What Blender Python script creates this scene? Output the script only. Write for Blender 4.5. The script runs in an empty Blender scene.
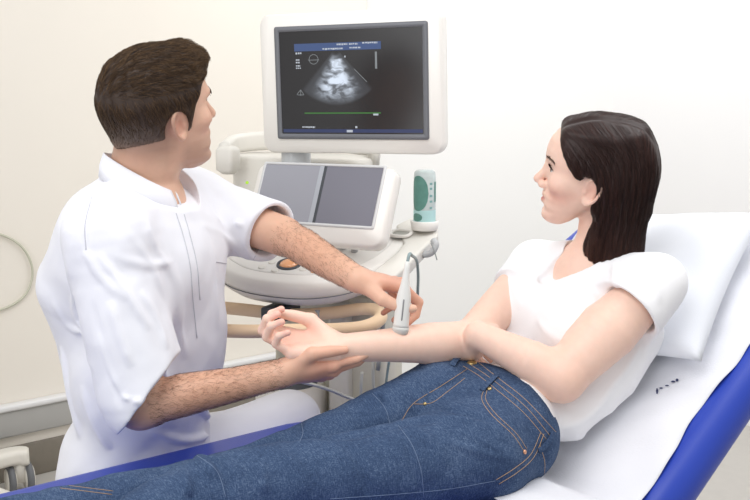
import bpy, bmesh, math, random
import numpy as np
from mathutils import Vector, Matrix
from mathutils.bvhtree import BVHTree

random.seed(7); RNG = np.random.default_rng(7)
SC = bpy.context.scene
COL = SC.collection
CELL = 0.0024
f32 = np.float32
A = lambda *v: np.array(v, dtype=np.float64)

# ------------------------------------------------------------------ camera maths
FPX, PITCH, CAMZ = 1050.0, math.radians(10.0), 1.45
CP, SP = math.cos(PITCH), math.sin(PITCH)
CAM = A(0, 0, CAMZ)
def ray(u, v):
    a = (u - 375) / FPX; b = (250 - v) / FPX
    d = A(a, CP + b * SP, -SP + b * CP)
    return d / d[1]
def P(u, v, y):
    """point seen at (u, v) at distance y along the world Y axis"""
    return CAM + ray(u, v) * y
def nrm(v):
    v = np.asarray(v, float); return v / (np.linalg.norm(v) + 1e-12)
def frame(y, z):
    """3x3 with columns x,y,z : y kept, z orthogonalised"""
    y = nrm(y); z = np.asarray(z, float); z = nrm(z - y * np.dot(y, z)); x = np.cross(y, z)
    return np.stack([x, y, z], 1)

# ------------------------------------------------------------------ signed-distance modelling
def smin(a, b, k):
    if k <= 0: return np.minimum(a, b)
    h = np.maximum(k - np.abs(a - b), 0) / k
    return np.minimum(a, b) - h * h * (k * 0.25)
def smax(a, b, k): return -smin(-a, -b, k)

class Ell:
    def __init__(s, c, r, R=None):
        s.c = np.asarray(c, f32); s.r = np.asarray(r, f32); s.R = None if R is None else np.asarray(R, f32)
        s.bc, s.br = np.asarray(c, float), float(max(r))
    def d(s, p):
        q = p - s.c
        if s.R is not None: q = q @ s.R
        k0 = np.sqrt(((q / s.r) ** 2).sum(-1)) + 1e-9
        k1 = np.sqrt(((q / (s.r * s.r)) ** 2).sum(-1)) + 1e-9
        return k0 * (k0 - 1) / k1
class Chain:
    """tapered tube through points, optional flattening: size along `side` is multiplied by ratio"""
    def __init__(s, pts, rad, side=None, ratio=1.0, n=0):
        pts = [np.asarray(p, float) for p in pts]; rad = list(rad)
        if n and len(pts) > 2: pts, rad = spline(pts, rad, n)
        s.p = np.array(pts, f32); s.rad = np.array(rad, f32)
        s.side = None if side is None else np.asarray(nrm(side), f32); s.ratio = ratio
        c = s.p.mean(0); s.bc = c.astype(float)
        s.br = float(np.linalg.norm(s.p - c, axis=1).max() + s.rad.max() * max(1, ratio))
    def d(s, p):
        out = None
        for i in range(len(s.p) - 1):
            a, b = s.p[i], s.p[i + 1]; ab = b - a
            t = np.clip(((p - a) @ ab) / (ab @ ab + 1e-12), 0, 1)
            q = p - a - t[..., None] * ab
            r = s.rad[i] + (s.rad[i + 1] - s.rad[i]) * t
            if s.side is not None:
                sc = q @ s.side
                q = q - (sc * (1 - 1 / s.ratio))[..., None] * s.side
            dd = np.sqrt((q * q).sum(-1)) - r
            out = dd if out is None else np.minimum(out, dd)
        return out
class RBox:
    def __init__(s, c, h, R=None, r=0.01):
        s.c = np.asarray(c, f32); s.h = np.asarray(h, f32) - r; s.R = None if R is None else np.asarray(R, f32); s.r = r
        s.bc, s.br = np.asarray(c, float), float(np.linalg.norm(h))
    def d(s, p):
        q = p - s.c
        if s.R is not None: q = q @ s.R
        q = np.abs(q) - s.h
        return np.sqrt((np.maximum(q, 0) ** 2).sum(-1)) + np.minimum(q.max(-1), 0) - s.r
class Half:
    """solid below the plane (point c, outward normal n)"""
    def __init__(s, c, n, bc=None, br=5.0):
        s.c = np.asarray(c, f32); s.n = np.asarray(nrm(n), f32); s.bc = np.asarray(c if bc is None else bc, float); s.br = br
    def d(s, p): return (p - s.c) @ s.n
class Func:
    def __init__(s, fn, c, r): s.d = fn; s.bc = np.asarray(c, float); s.br = r
class Loc:
    """a primitive given in a local frame (origin o, columns R, scale s)"""
    def __init__(s, prim, o, R, sc=1.0):
        s.q, s.o, s.R, s.s = prim, np.asarray(o, f32), np.asarray(R, f32), sc
        s.bc = np.asarray(o, float) + np.asarray(R, float) @ (prim.bc * sc); s.br = prim.br * sc
    def d(s, p): return s.q.d(((p - s.o) @ s.R) / f32(s.s)) * f32(s.s)

def spline(pts, rad, n):
    P_ = [2 * pts[0] - pts[1]] + pts + [2 * pts[-1] - pts[-2]]; op, orr = [], []
    for i in range(len(pts) - 1):
        p0, p1, p2, p3 = P_[i:i + 4]
        for k in range(n):
            t = k / n
            op.append(.5 * (2 * p1 + (p2 - p0) * t + (2 * p0 - 5 * p1 + 4 * p2 - p3) * t * t + (3 * p1 - p0 - 3 * p2 + p3) * t ** 3))
            orr.append(rad[i] + (rad[i + 1] - rad[i]) * t)
    op.append(pts[-1]); orr.append(rad[-1])
    return op, orr

class Field:
    def __init__(s): s.ops = []; s.disp = []; s.folds = []
    def add(s, prim, k=0.0): s.ops.append((0, prim, k)); return s
    def sub(s, prim, k=0.0): s.ops.append((1, prim, k)); return s
    def inter(s, prim, k=0.0): s.ops.append((2, prim, k)); return s
    def extend(s, lst):
        for o in lst: s.ops.append(o)
        return s
    def fold(s, pts, amp, w):
        """a soft ridge (amp > 0) or crease (amp < 0) along a polyline lying on the surface"""
        pts = np.array(pts, f32)
        if len(pts) > 2:
            q, _ = spline([x.astype(float) for x in pts], [0] * len(pts), 4); pts = np.array(q, f32)
        s.folds.append((pts, amp, w))
    def ev(s, p):
        """dense evaluation at points (N,3)"""
        p = np.asarray(p, f32); f = np.full(p.shape[:-1], 0.3, f32)
        for op, q, k in s.ops:
            d = q.d(p)
            f = smin(f, d, k) if op == 0 else (smax(f, -d, k) if op == 1 else smax(f, d, k))
        return s.post(f, p)
    def post(s, f, p):
        for g in s.disp: f = f + g(p)
        for pts, amp, w in s.folds:
            c = pts.mean(0); R = np.linalg.norm(pts - c, axis=1).max() + 2.5 * w
            m = np.linalg.norm(p - c, axis=-1) < R
            if not m.any(): continue
            q = p[m]; best = np.full(len(q), 9, f32); bt = np.zeros(len(q), f32)
            n = len(pts) - 1
            for i in range(n):
                a, b = pts[i], pts[i + 1]; ab = b - a
                t = np.clip(((q - a) @ ab) / (ab @ ab + 1e-12), 0, 1)
                dd = np.linalg.norm(q - a - t[:, None] * ab, axis=-1)
                u = dd < best; best = np.where(u, dd, best); bt = np.where(u, (i + t) / n, bt)
            tap = np.clip(np.sin(np.pi * np.clip(bt, 0.0, 1.0)) * 1.6, 0.0, 1)
            f[m] -= amp * tap * np.exp(-(best / w) ** 2)
        return f
    def blocks(s, P4, cen, hd):
        """P4 (nb,n,3) samples grouped in blocks, cen (nb,3): culled evaluation"""
        f = np.full(P4.shape[:2], 0.3, f32)
        for op, q, k in s.ops:
            if op == 2: sel = np.ones(len(cen), bool)
            else: sel = np.linalg.norm(cen - q.bc, axis=1) < q.br + hd + k + 0.075
            if not sel.any(): continue
            d = q.d(P4[sel]); g = f[sel]
            f[sel] = smin(g, d, k) if op == 0 else (smax(g, -d, k) if op == 1 else smax(g, d, k))
        sh = f.shape
        return s.post(f.reshape(-1), P4.reshape(-1, 3)).reshape(sh)
    def hit(s, u, v, y0=1.3, y1=3.0, n=900):
        ys = np.linspace(y0, y1, n); r = ray(u, v); pts = CAM + ys[:, None] * r
        f = s.ev(pts)
        i = np.argmax(f < 0)
        if f[i] >= 0:
            i = int(np.argmin(f)); return pts[i]
        a = f[i - 1] / (f[i - 1] - f[i] + 1e-9) if i else 0
        return pts[i - 1] * (1 - a) + pts[i] * a if i else pts[0]
    def line(s, uv, y0=1.3, y1=3.0): return [s.hit(u, v, y0, y1) for u, v in uv]

def surface(field, cell, lo=None, hi=None):
    """sparse surface nets -> verts (n,3), quads (m,4)"""
    adds = [q for op, q, k in field.ops if op == 0]
    L = np.min([q.bc - q.br for q in adds], 0) - .02; H = np.max([q.bc + q.br for q in adds], 0) + .02
    if lo is not None: L = np.maximum(L, lo)
    if hi is not None: H = np.minimum(H, hi)
    B = 16; bs = B * cell; nb = np.ceil((H - L) / bs).astype(int)
    g = np.stack(np.meshgrid(*[np.arange(n) for n in nb], indexing='ij'), -1).reshape(-1, 3)
    cen = L + (g + .5) * bs; hd = bs * .8661
    fc = np.concatenate([field.ev(c) for c in np.array_split(cen, max(1, len(cen) // 20000))])
    keep = np.abs(fc) < hd * 1.9 + .012
    g, cen = g[keep], cen[keep]
    lin = np.arange(B + 1); off = np.stack(np.meshgrid(lin, lin, lin, indexing='ij'), -1).reshape(-1, 3)
    N = nb * B + 2
    key = lambda c: (c[..., 0].astype(np.int64) * N[1] + c[..., 1]) * N[2] + c[..., 2]
    VK, VP, QK = [], [], []
    cidx = np.stack(np.meshgrid(*[np.arange(B)] * 3, indexing='ij'), -1).reshape(-1, 3)
    for c0 in range(0, len(g), 300):
        gg = g[c0:c0 + 300]; base = gg * B
        P4 = (L + (base[:, None, :] + off[None]) * cell).astype(f32)
        F = field.blocks(P4, cen[c0:c0 + 300], hd).reshape(-1, B + 1, B + 1, B + 1)
        S = F < 0
        cs = [(i, j, k) for i in (0, 1) for j in (0, 1) for k in (0, 1)]
        sub = lambda X, o: X[:, o[0]:o[0] + B, o[1]:o[1] + B, o[2]:o[2] + B]
        cnt = sum(sub(S, o).astype(np.int8) for o in cs)
        act = (cnt > 0) & (cnt < 8)
        bi, I, J, K = np.nonzero(act)
        if len(bi) == 0: continue
        acc = np.zeros((len(bi), 3)); num = np.zeros(len(bi))
        val = {o: F[bi, I + o[0], J + o[1], K + o[2]].astype(float) for o in cs}
        for o in cs:
            for ax in range(3):
                if o[ax] == 0:
                    o2 = list(o); o2[ax] = 1; o2 = tuple(o2)
                    a, b = val[o], val[o2]; m = (a < 0) != (b < 0)
                    t = np.where(m, a / np.where(m, a - b, 1), 0)
                    q = np.array(o, float)[None].repeat(len(bi), 0); q[:, ax] = t
                    acc[m] += q[m]; num[m] += 1
        cell_id = base[bi] + np.stack([I, J, K], 1)
        VK.append(key(cell_id)); VP.append(L + (cell_id + acc / num[:, None]) * cell)
        for ax in range(3):
            o2 = [0, 0, 0]; o2[ax] = 1
            s0, s1 = sub(S, (0, 0, 0)), sub(S, o2)
            bi, I, J, K = np.nonzero(s0 != s1)
            if len(bi) == 0: continue
            cid = base[bi] + np.stack([I, J, K], 1)
            flip = s0[bi, I, J, K]
            u, v = [(1, 2), (2, 0), (0, 1)][ax]
            e = np.eye(3, dtype=int)
            q = np.stack([key(cid - e[u] - e[v]), key(cid - e[v]), key(cid), key(cid - e[u])], 1)
            q[~flip] = q[~flip][:, ::-1]
            QK.append(q)
    VK = np.concatenate(VK); VP = np.concatenate(VP); QK = np.concatenate(QK)
    VK, idx = np.unique(VK, return_index=True); VP = VP[idx]
    pos = np.searchsorted(VK, QK); pos = np.clip(pos, 0, len(VK) - 1)
    ok = (VK[pos] == QK).all(1); Q = pos[ok]
    return VP, Q

def smooth_verts(V, Q, it=1, lam=.5):
    n = len(V); e = np.concatenate([Q[:, [0, 1]], Q[:, [1, 2]], Q[:, [2, 3]], Q[:, [3, 0]]])
    e = np.concatenate([e, e[:, ::-1]]); deg = np.bincount(e[:, 0], minlength=n)[:, None]
    for _ in range(it):
        s = np.stack([np.bincount(e[:, 0], weights=V[e[:, 1], k], minlength=n) for k in range(3)], 1)
        V = V + lam * (s / np.maximum(deg, 1) - V)
    return V

# ------------------------------------------------------------------ object helpers
def link(name, me, mat=None, parent=None, smooth=True):
    o = bpy.data.objects.new(name, me); COL.objects.link(o)
    if mat is not None and len(me.materials) == 0: me.materials.append(mat)
    if smooth:
        me.polygons.foreach_set('use_smooth', np.ones(len(me.polygons), bool))
    if parent is not None: o.parent = parent
    return o
def mesh_np(name, V, Q, mat, parent=None, colour=None, smooth=True):
    me = bpy.data.meshes.new(name)
    n = Q.shape[1]
    me.vertices.add(len(V)); me.vertices.foreach_set('co', np.asarray(V, f32).ravel())
    me.loops.add(len(Q) * n); me.loops.foreach_set('vertex_index', Q.astype(np.int32).ravel())
    me.polygons.add(len(Q)); me.polygons.foreach_set('loop_start', np.arange(len(Q), dtype=np.int32) * n)
    me.update(calc_edges=True); me.validate()
    if colour is not None:
        at = me.color_attributes.new('tone', 'FLOAT_COLOR', 'POINT')
        at.data.foreach_set('color', np.concatenate([colour, np.ones((len(V), 1))], 1).astype(f32).ravel())
    return link(name, me, mat, parent, smooth)
def field_mesh(name, field, mat, parent=None, cell=None, smooth=1, colour=None, lo=None, hi=None, keep_big=False):
    V, Q = surface(field, cell or CELL, lo, hi)
    V = smooth_verts(V, Q, smooth)
    return mesh_np(name, V, Q, mat, parent, None if colour is None else colour(V))
def bm_obj(name, bm, mat, parent=None, smooth=True, bevel=0, seg=2):
    bmesh.ops.recalc_face_normals(bm, faces=bm.faces)
    me = bpy.data.meshes.new(name); bm.to_mesh(me); bm.free()
    o = link(name, me, mat, parent, smooth)
    if bevel:
        m = o.modifiers.new('bevel', 'BEVEL'); m.width = bevel; m.segments = seg; m.limit_method = 'ANGLE'; m.angle_limit = math.radians(35)
        m.harden_normals = False
    return o
def empty(name, loc, label=None, cat=None, group=None):
    o = bpy.data.objects.new(name, None); COL.objects.link(o); o.location = loc
    o.empty_display_size = .05
    tag(o, label, cat, group); return o
def tag(o, label=None, cat=None, group=None, kind=None):
    if label: o['label'] = label
    if cat: o['category'] = cat
    if group: o['group'] = group
    if kind: o['kind'] = kind
    return o
def adopt(o, parent):
    """parent keeping the world position (empties are unrotated)"""
    o.parent = parent
    o.matrix_parent_inverse = Matrix.Translation(parent.location).inverted()
    return o
def box_bm(c, size, R=None, bm=None):
    bm = bm or bmesh.new()
    M = Matrix.Identity(4)
    if R is not None:
        for i in range(3):
            for j in range(3): M[i][j] = float(R[i][j])
    M = Matrix.Translation(Vector([float(x) for x in c])) @ M @ Matrix.Diagonal(Vector((*[float(x) for x in size], 1)))
    bmesh.ops.create_cube(bm, size=1, matrix=M)
    return bm
def prism_bm(outline, offset, bm=None):
    """closed outline of 3-D points swept by the vector `offset`"""
    bm = bm or bmesh.new(); off = Vector([float(x) for x in offset])
    a = [bm.verts.new([float(x) for x in p]) for p in outline]; b = [bm.verts.new(v.co + off) for v in a]
    bm.faces.new(a); bm.faces.new(b[::-1]); n = len(a)
    for i in range(n): bm.faces.new((a[i], b[i], b[(i + 1) % n], a[(i + 1) % n]))
    return bm
def loft_bm(rings, cap=True, bm=None, closed=True):
    bm = bm or bmesh.new(); R = [[bm.verts.new([float(x) for x in p]) for p in r] for r in rings]; n = len(R[0])
    for i in range(len(R) - 1):
        for j in range(n if closed else n - 1):
            bm.faces.new((R[i][j], R[i][(j + 1) % n], R[i + 1][(j + 1) % n], R[i + 1][j]))
    if cap and closed:
        bm.faces.new(R[0][::-1]); bm.faces.new(R[-1])
    return bm
def tube_bm(pts, r, n=10, bm=None, closed=False, cap=True, flat=None):
    """round tube through points; r number or list"""
    pts = [np.asarray(p, float) for p in pts]; m = len(pts); rs = r if hasattr(r, '__len__') else [r] * m
    T = []
    for i in range(m):
        a = pts[(i - 1) % m] if (closed or i) else pts[0]; b = pts[(i + 1) % m] if (closed or i < m - 1) else pts[-1]
        T.append(nrm(b - a))
    up = A(0, 0, 1) if abs(T[0][2]) < .9 else A(1, 0, 0); N = nrm(np.cross(T[0], np.cross(up, T[0])) ); rings = []
    for i in range(m):
        N = nrm(N - T[i] * np.dot(N, T[i])); Bn = np.cross(T[i], N)
        rings.append([pts[i] + rs[i] * (math.cos(a) * N + math.sin(a) * Bn) for a in np.linspace(0, 2 * math.pi, n, endpoint=False)])
    if closed: rings.append(rings[0]); bm = loft_bm(rings, cap=False, bm=bm); bmesh.ops.remove_doubles(bm, verts=bm.verts, dist=1e-6); return bm
    return loft_bm(rings, cap=cap, bm=bm)
def crv(pts, n=8, closed=False):
    pts = [np.asarray(p, float) for p in pts]
    if closed:
        m = len(pts); out = []
        for i in range(m):
            p0, p1, p2, p3 = pts[i - 1], pts[i], pts[(i + 1) % m], pts[(i + 2) % m]
            for k in range(n):
                t = k / n; out.append(.5 * (2 * p1 + (p2 - p0) * t + (2 * p0 - 5 * p1 + 4 * p2 - p3) * t * t + (3 * p1 - p0 - 3 * p2 + p3) * t ** 3))
        return out
    return spline(pts, [0] * len(pts), n)[0]
def lathe_bm(c, axis, prof, n=32, bm=None):
    """prof: list of (radius, height along axis)"""
    ax = nrm(axis); x = nrm(np.cross(ax, A(0.3, .9, .2))); y = np.cross(ax, x); c = np.asarray(c, float)
    return loft_bm([[c + ax * h + r * (math.cos(a) * x + math.sin(a) * y) for a in np.linspace(0, 2 * math.pi, n, endpoint=False)] for r, h in prof], bm=bm)
def round_rect(w, h, r, n=6):
    out = []
    for cx, cy, a0 in ((w / 2 - r, h / 2 - r, 0), (-w / 2 + r, h / 2 - r, 90), (-w / 2 + r, -h / 2 + r, 180), (w / 2 - r, -h / 2 + r, 270)):
        for k in range(n + 1):
            a = math.radians(a0 + 90 * k / n); out.append((cx + r * math.cos(a), cy + r * math.sin(a)))
    return out
def bvh_of(o):
    dg = bpy.context.evaluated_depsgraph_get()
    me = o.data
    n = len(me.vertices); V = np.empty(n * 3, f32); me.vertices.foreach_get('co', V)
    polys = [tuple(p.vertices) for p in me.polygons]
    return BVHTree.FromPolygons([tuple(x) for x in V.reshape(-1, 3).tolist()], polys)
def strands_mesh(name, paths, radii, mat, parent, colours=None):
    """many thin tapered three-sided strands as one mesh. paths (n,m,3); radii (n,) root radius"""
    paths = np.asarray(paths, float); n, m, _ = paths.shape
    T = np.gradient(paths, axis=1); T /= np.linalg.norm(T, axis=2, keepdims=True) + 1e-9
    ref = np.where(np.abs(T[:, :1, 2:3]) < .8, A(0, 0, 1), A(1, 0, 0)); N = np.cross(T, np.broadcast_to(ref, T.shape)); N /= np.linalg.norm(N, axis=2, keepdims=True) + 1e-9
    Bn = np.cross(T, N); tap = np.linspace(1, .25, m)[None, :, None] * np.asarray(radii)[:, None, None]
    rings = [paths + tap * (math.cos(a) * N + math.sin(a) * Bn) for a in (0, 2.094, 4.189)]
    V = np.stack(rings, 2).reshape(-1, 3)
    idx = np.arange(n * m * 3).reshape(n, m, 3); Q = []
    for k in range(3):
        k2 = (k + 1) % 3
        Q.append(np.stack([idx[:, :-1, k], idx[:, :-1, k2], idx[:, 1:, k2], idx[:, 1:, k]], -1).reshape(-1, 4))
    col = None
    if colours is not None: col = np.repeat(np.asarray(colours), m * 3, 0)
    return mesh_np(name, V, np.concatenate(Q), mat, parent, col)

# ------------------------------------------------------------------ materials
def srgb(r, g, b):
    f = lambda c: (c / 255 / 12.92) if c / 255 <= .04045 else ((c / 255 + .055) / 1.055) ** 2.4
    return (f(r), f(g), f(b), 1)
def new_mat(name):
    m = bpy.data.materials.new(name); m.use_nodes = True
    return m, m.node_tree.nodes, m.node_tree.links, m.node_tree.nodes['Principled BSDF']
def simple(name, col, rough=.5, metal=0, noise=0.03, nscale=12, bump=0, bscale=200, spec=.5, emit=None, es=0, trans=0, coat=0, sss=0):
    m, N, L, b = new_mat(name)
    tc = N.new('ShaderNodeTexCoord')
    nz = N.new('ShaderNodeTexNoise'); nz.inputs['Scale'].default_value = nscale; nz.inputs['Detail'].default_value = 4
    L.new(tc.outputs['Object'], nz.inputs['Vector'])
    mx = N.new('ShaderNodeMix'); mx.data_type = 'RGBA'; L.new(nz.outputs['Fac'], mx.inputs['Factor'])
    mx.inputs['A'].default_value = [min(1, c * (1 - noise)) for c in col[:3]] + [1]; mx.inputs['B'].default_value = [min(1, c * (1 + noise)) for c in col[:3]] + [1]
    L.new(mx.outputs['Result'], b.inputs['Base Color'])
    b.inputs['Roughness'].default_value = rough; b.inputs['Metallic'].default_value = metal; b.inputs['Specular IOR Level'].default_value = spec
    b.inputs['Transmission Weight'].default_value = trans; b.inputs['Coat Weight'].default_value = coat
    if sss: b.inputs['Subsurface Weight'].default_value = sss; b.inputs['Subsurface Radius'].default_value = (1, .6, .4); b.inputs['Subsurface Scale'].default_value = .01
    if emit: b.inputs['Emission Color'].default_value = emit; b.inputs['Emission Strength'].default_value = es
    if bump:
        n2 = N.new('ShaderNodeTexNoise'); n2.inputs['Scale'].default_value = bscale; n2.inputs['Detail'].default_value = 3
        L.new(tc.outputs['Object'], n2.inputs['Vector'])
        bp = N.new('ShaderNodeBump'); bp.inputs['Strength'].default_value = bump; bp.inputs['Distance'].default_value = .002
        L.new(n2.outputs['Fac'], bp.inputs['Height']); L.new(bp.outputs['Normal'], b.inputs['Normal'])
    return m
def skin_mat(name, rough=.45, sss=.12, bump=.15):
    m, N, L, b = new_mat(name)
    at = N.new('ShaderNodeAttribute'); at.attribute_name = 'tone'
    tc = N.new('ShaderNodeTexCoord')
    nz = N.new('ShaderNodeTexNoise'); nz.inputs['Scale'].default_value = 55; nz.inputs['Detail'].default_value = 5; L.new(tc.outputs['Object'], nz.inputs['Vector'])
    rp = N.new('ShaderNodeMapRange'); rp.inputs['To Min'].default_value = .93; rp.inputs['To Max'].default_value = 1.07; L.new(nz.outputs['Fac'], rp.inputs['Value'])
    vm = N.new('ShaderNodeVectorMath'); vm.operation = 'SCALE'; L.new(at.outputs['Color'], vm.inputs[0]); L.new(rp.outputs['Result'], vm.inputs['Scale'])
    L.new(vm.outputs['Vector'], b.inputs['Base Color'])
    b.inputs['Roughness'].default_value = rough; b.inputs['Specular IOR Level'].default_value = .35
    b.inputs['Subsurface Weight'].default_value = sss; b.inputs['Subsurface Radius'].default_value = (1, .4, .25); b.inputs['Subsurface Scale'].default_value = .006
    n2 = N.new('ShaderNodeTexNoise'); n2.inputs['Scale'].default_value = 420; L.new(tc.outputs['Object'], n2.inputs['Vector'])
    bp = N.new('ShaderNodeBump'); bp.inputs['Strength'].default_value = bump; bp.inputs['Distance'].default_value = .001
    L.new(n2.outputs['Fac'], bp.inputs['Height']); L.new(bp.outputs['Normal'], b.inputs['Normal'])
    return m
def hair_mat(name, col, rough=.4, spec=.4):
    m, N, L, b = new_mat(name)
    at = N.new('ShaderNodeAttribute'); at.attribute_name = 'tone'
    L.new(at.outputs['Color'], b.inputs['Base Color'])
    b.inputs['Roughness'].default_value = rough; b.inputs['Specular IOR Level'].default_value = spec
    b.inputs['Anisotropic'].default_value = .4
    return m
# ------------------------------------------------------------------ anatomy
def itp(z, tab):
    zs = np.array([t[0] for t in tab], f32); vs = np.array([t[1] for t in tab], f32)
    return np.interp(z, zs, vs).astype(f32)
def head_ops(sex, o, R, sc):
    """head in its own frame: x right, y forward, z up; 0.23 tall at scale 1"""
    ops = []
    ad = lambda q, k=0.0: ops.append((0, Loc(q, o, R, sc), k * sc))
    sb = lambda q, k=0.0: ops.append((1, Loc(q, o, R, sc), k * sc))
    male = sex == 'm'
    if male:
        front = [(-.125, .052), (-.118, .072), (-.108, .086), (-.098, .088), (-.086, .082), (-.072, .087), (-.060, .086), (-.050, .089), (-.036, .085), (-.01, .084), (.012, .083), (.030, .091), (.045, .090), (.065, .086), (.085, .07)]
        back = [(-.125, .035), (-.118, .028), (-.105, .012), (-.09, .000), (-.07, -.012), (-.05, -.03), (-.02, -.05), (.02, -.06), (.08, -.06)]
        half = [(-.125, .014), (-.118, .024), (-.105, .040), (-.09, .050), (-.07, .058), (-.05, .063), (-.02, .067), (.01, .069), (.04, .069), (.07, .064), (.085, .055)]
    else:
        front = [(-.118, .052), (-.111, .070), (-.102, .080), (-.092, .0805), (-.082, .076), (-.070, .0815), (-.059, .081), (-.049, .084), (-.036, .0795), (-.01, .080), (.012, .079), (.030, .086), (.050, .086), (.07, .080), (.09, .064)]
        back = [(-.118, .040), (-.110, .030), (-.098, .015), (-.085, .004), (-.07, -.008), (-.05, -.03), (-.02, -.05), (.02, -.06), (.08, -.06)]
        half = [(-.118, .010), (-.110, .021), (-.098, .034), (-.085, .044), (-.07, .051), (-.05, .058), (-.02, .064), (.01, .066), (.04, .067), (.07, .062), (.09, .052)]
    def face(p):
        z = p[..., 2]; yf, yb, hw = itp(z, front), itp(z, back), itp(z, half)
        c = (yf * .45 + yb * .55); ry = np.where(p[..., 1] > c, yf - c, c - yb)
        q = ((np.abs(p[..., 0]) / hw) ** 2.35 + (np.abs(p[..., 1] - c) / ry) ** 2.35) ** (1 / 2.35)
        d = (q - 1) * np.minimum(hw, ry) * .85
        zl, zh = front[0][0], front[-1][0]
        return smax(d, np.maximum(zl - z, z - zh), .012)
    ad(Ell(A(0, -.012, .034), A(.073 if male else .071, .097, .088)))
    ad(Ell(A(0, -.035, .010), A(.066, .070, .065)), .03)
    ad(Func(face, A(0, .01, -.02), .15), .022)
    # cheekbones, brow, sockets
    for s in (-1, 1):
        ad(Ell(A(s * .046, .052, -.014), A(.021, .024, .018)), .02)
        if male: ad(Ell(A(s * .026, .080, .031), A(.022, .011, .008)), .012)
        sb(Ell(A(s * .031, .092, .012), A(.019, .014, .011)), .012)
        ad(Ell(A(s * .031, .0665, .012), A(.0145, .0145, .0135)), .003)
        sb(Ell(A(s * .0325, .0805, .012), A(.0125, .010, .0048)), .0015)
    # nose
    if male:
        ad(Chain([A(0, .082, .020), A(0, .097, -.008), A(0, .106, -.026)], [.0085, .0085, .0105]), .012)
        tipz = -.030
    else:
        ad(Chain([A(0, .077, .018), A(0, .089, -.006), A(0, .0995, -.024)], [.0075, .0072, .0092]), .012)
        tipz = -.028
    yb_ = .088 if male else .084
    for s in (-1, 1):
        ad(Ell(A(s * .0105, yb_ + .003, tipz - .004), A(.0078, .0105, .0078)), .006)
        sb(Ell(A(s * .0065, yb_ + .006, tipz - .0125), A(.0035, .005, .003)), .002)
    # lips
    yl = .0855 if male else .0815
    ad(Chain([A(-.021, yl - .012, -.0575), A(-.008, yl - .001, -.0535), A(0, yl, -.055), A(.008, yl - .001, -.0535), A(.021, yl - .012, -.0575)], [.002, .0048, .0045, .0048, .002]), .004)
    ad(Chain([A(-.019, yl - .011, -.062), A(0, yl - .001, -.068), A(.019, yl - .011, -.062)], [.002, .0062, .002], n=4), .004)
    sb(Chain([A(-.024, yl - .010, -.0602), A(0, yl + .007, -.0610), A(.024, yl - .010, -.0602)], [.0014, .0014, .0014], n=4), .002)
    # ears
    for s in (-1, 1):
        t = math.radians(12); Re = np.stack([A(1, s * .35, 0) / np.linalg.norm([1, .35]), nrm(A(-s * .35, 1, 0)), A(0, 0, 1)], 1)
        Rt = Re @ np.array([[1, 0, 0], [0, math.cos(t), -math.sin(t)], [0, math.sin(t), math.cos(t)]])
        eo = A(s * .0715, -.008, -.006); L = lambda q: Loc(q, eo, Rt)
        ad(L(Ell(A(0, 0, 0), A(.006, .0135, .0262))), .006)
        pts = [A(s * .004, .012, -.006), A(s * .006, .014, .012), A(s * .0085, .008, .026), A(s * .0095, -.006, .0285), A(s * .0095, -.016, .018), A(s * .009, -.0175, 0), A(s * .007, -.013, -.015), A(s * .005, -.004, -.027)]
        ad(L(Chain(pts, [.0028, .0032, .0036, .004, .004, .0038, .0036, .005], n=3)), .003)
        ad(L(Ell(A(s * .004, .003, -.027), A(.0045, .008, .008))), .005)
        sb(L(Ell(A(s * .0095, .000, -.001), A(.0065, .0078, .0125))), .004)
        ad(L(Ell(A(s * .005, .0115, -.006), A(.0035, .004, .006))), .003)
    return ops
def head_local(V, o, R, sc): return ((V - o) @ R) / sc

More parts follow.
